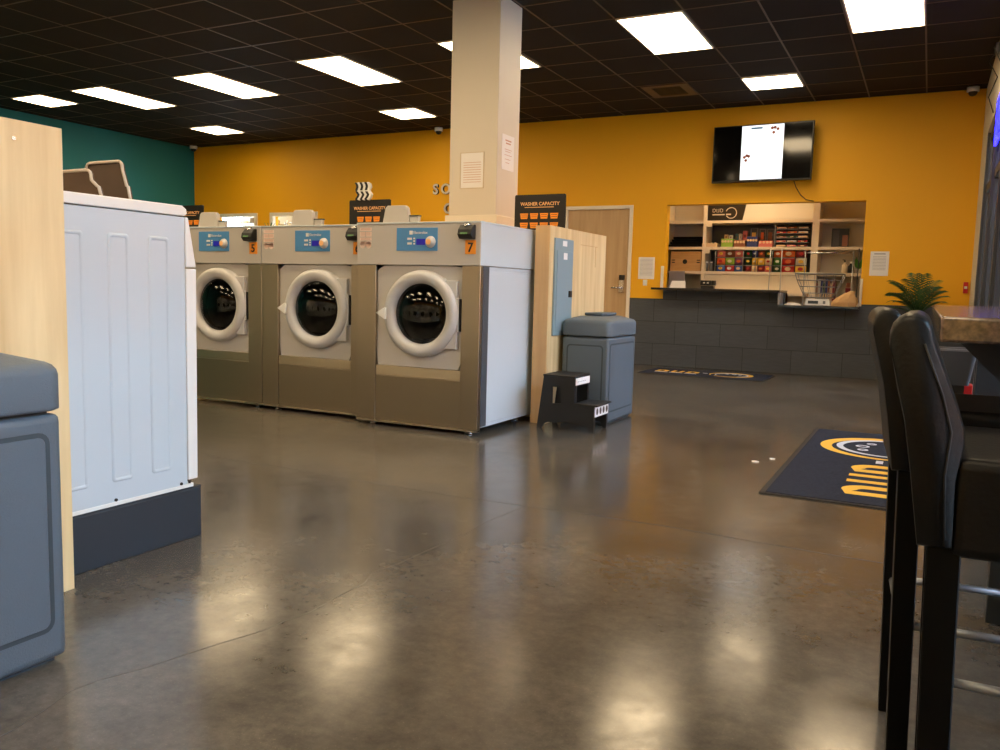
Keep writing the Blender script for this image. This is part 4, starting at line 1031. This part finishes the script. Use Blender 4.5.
# palm
pm = thing('potted_palm','dark green palm in a black pot against the grey tiled wall','palm',(-.09,10.75,0))
part(MB().lathe([(.0001,0),(.13,0),(.17,.34),(.18,.35),(.16,.36),(.15,.33),(.0001,.33)],(-.09,10.75,0),n=28),'pot','gasket',pm)
random.seed(21)
tr = MB()
for k in range(5):
    a = 2*math.pi*k/5; tr.tube([(-.09+.03*math.cos(a),10.75+.03*math.sin(a),.33),(-.09+.03*math.cos(a),10.75+.03*math.sin(a),.6),(-.10+.05*math.cos(a),10.75+.05*math.sin(a),.76)],.010,6)
part(tr,'stems','leaf',pm)
fr_dirs = [(100,.62,84),(60,.56,80),(140,.56,76),(20,.42,70),(165,.46,68),(-20,.36,66),(200,.46,66),(-60,.5,76),(-110,.56,80),(-140,.5,66),(80,.5,70),(-85,.6,84),(-40,.46,74),(-150,.56,78),(185,.38,50),(120,.5,66),(215,.42,60)]
for az,ln_,el in fr_dirs:
    m = MB(); N=16; d = Vector((math.cos(R(az))*.75,math.sin(R(az))*.6,0)); p = Vector((-.11,10.75,.76)); pts=[]
    e = R(el)
    for i in range(N+1):
        pts.append(p.copy()); p = p+(d*math.cos(e)+Vector((0,0,1))*math.sin(e))*ln_*1.12/N; e -= R(4.0)
    m.tube(pts,[.005*(1-i/N)+.0015 for i in range(N+1)],5)
    sd_ = Vector((-d.y,d.x,0)).normalized()
    for i in range(4,N+1):
        tdir = (pts[min(i+1,N)]-pts[i-1]).normalized(); L = .14*math.sin(math.pi*(i-2)/(N+1))**.7+.02
        for s_ in (-1,1):
            q = pts[i]; tip = q+sd_*s_*L*.75+tdir*L*.65-Vector((0,0,.03)); w = tdir*.007; mid = (q+tip)/2+Vector((0,0,.012))
            m.add([q-w,mid-w*1.2,tip,mid+w*1.2,q+w],[(0,1,2,3,4)])
    part(m,'frond','leaf',pm)
# tub and red box low by the window wall
tb = thing('grey_tub','dark grey tapered tub with a pale rim under the far end of the counter','tub',(.22,8.0,0))
M['tubgrey'] = mat('tub grey',(58,62,70),.5)
m = MB(); lo = rrect(.07,.34,7.86,8.14,.03,4); hi = rrect(.03,.385,7.82,8.18,.04,4); n=len(lo)
m.add([(a,b,.30) for a,b in lo]+[(a,b,.585) for a,b in hi],[(k,(k+1)%n,n+(k+1)%n,n+k) for k in range(n)]+[tuple(range(n-1,-1,-1)),tuple(n+k for k in range(n))]); part(m,'body','tubgrey',tb)
part(MB().ringprism(rrect(.02,.395,7.81,8.19,.045,4),rrect(.05,.365,7.84,8.16,.03,4),.585,.60,'z'),'rim','alum',tb)
part(MB().box(.10,.31,7.9,8.1,0,.30),'pedestal','gasket',tb)
rb = thing('red_box','small red box on the floor behind the grey tub','box',(.3,8.5,0))
part(MB().box(.19,.395,8.40,8.6,0,.26),'body','red',rb,.01); part(MB().box(.285,.30,8.398,8.40,.03,.23),'stripe','pink',rb)

# ------------------------------------------------------------------ light
w = bpy.data.worlds.new('sky'); bpy.context.scene.world = w; w.use_nodes = True
nt = w.node_tree; bg = nt.nodes['Background']
sky = nt.nodes.new('ShaderNodeTexSky'); sky.sky_type = 'HOSEK_WILKIE'
tcw = nt.nodes.new('ShaderNodeTexCoord'); sx = nt.nodes.new('ShaderNodeSeparateXYZ'); rp = nt.nodes.new('ShaderNodeValToRGB')
nt.links.new(tcw.outputs['Generated'], sx.inputs[0]); nt.links.new(sx.outputs['Z'], rp.inputs[0])
rp.color_ramp.elements[0].position = 0; rp.color_ramp.elements[0].color = (.70,.90,1.0,1)
rp.color_ramp.elements[1].position = .8; rp.color_ramp.elements[1].color = (.46,.74,1.0,1)
nt.links.new(rp.outputs[0], bg.inputs[0]); bg.inputs[1].default_value = 9.0
nt.nodes.remove(sky)

# ------------------------------------------------------------------ camera
yaw,pit,roll = -4.72203140e-01,-1.02940338e-01,2.56103109e-02
f = Vector((math.sin(yaw)*math.cos(pit), math.cos(yaw)*math.cos(pit), math.sin(pit)))
r = Vector((math.cos(yaw), -math.sin(yaw), 0)); u = r.cross(f)
r2 = r*math.cos(roll)+u*math.sin(roll); u2 = u*math.cos(roll)-r*math.sin(roll)
cam = bpy.data.cameras.new('camera'); co = bpy.data.objects.new('camera', cam); C.objects.link(co)
mw = Matrix((r2,u2,-f)).transposed().to_4x4(); mw.translation = (0,0,1.0); co.matrix_world = mw
cam.sensor_width = 36; cam.lens = 831.9/1000*36; cam.clip_start = .02
sc = bpy.context.scene; sc.camera = co
sc.view_settings.view_transform = 'Standard'; sc.view_settings.look = 'None'; sc.view_settings.gamma = 1; sc.view_settings.use_curve_mapping = False
sc.view_settings.exposure = 0.85
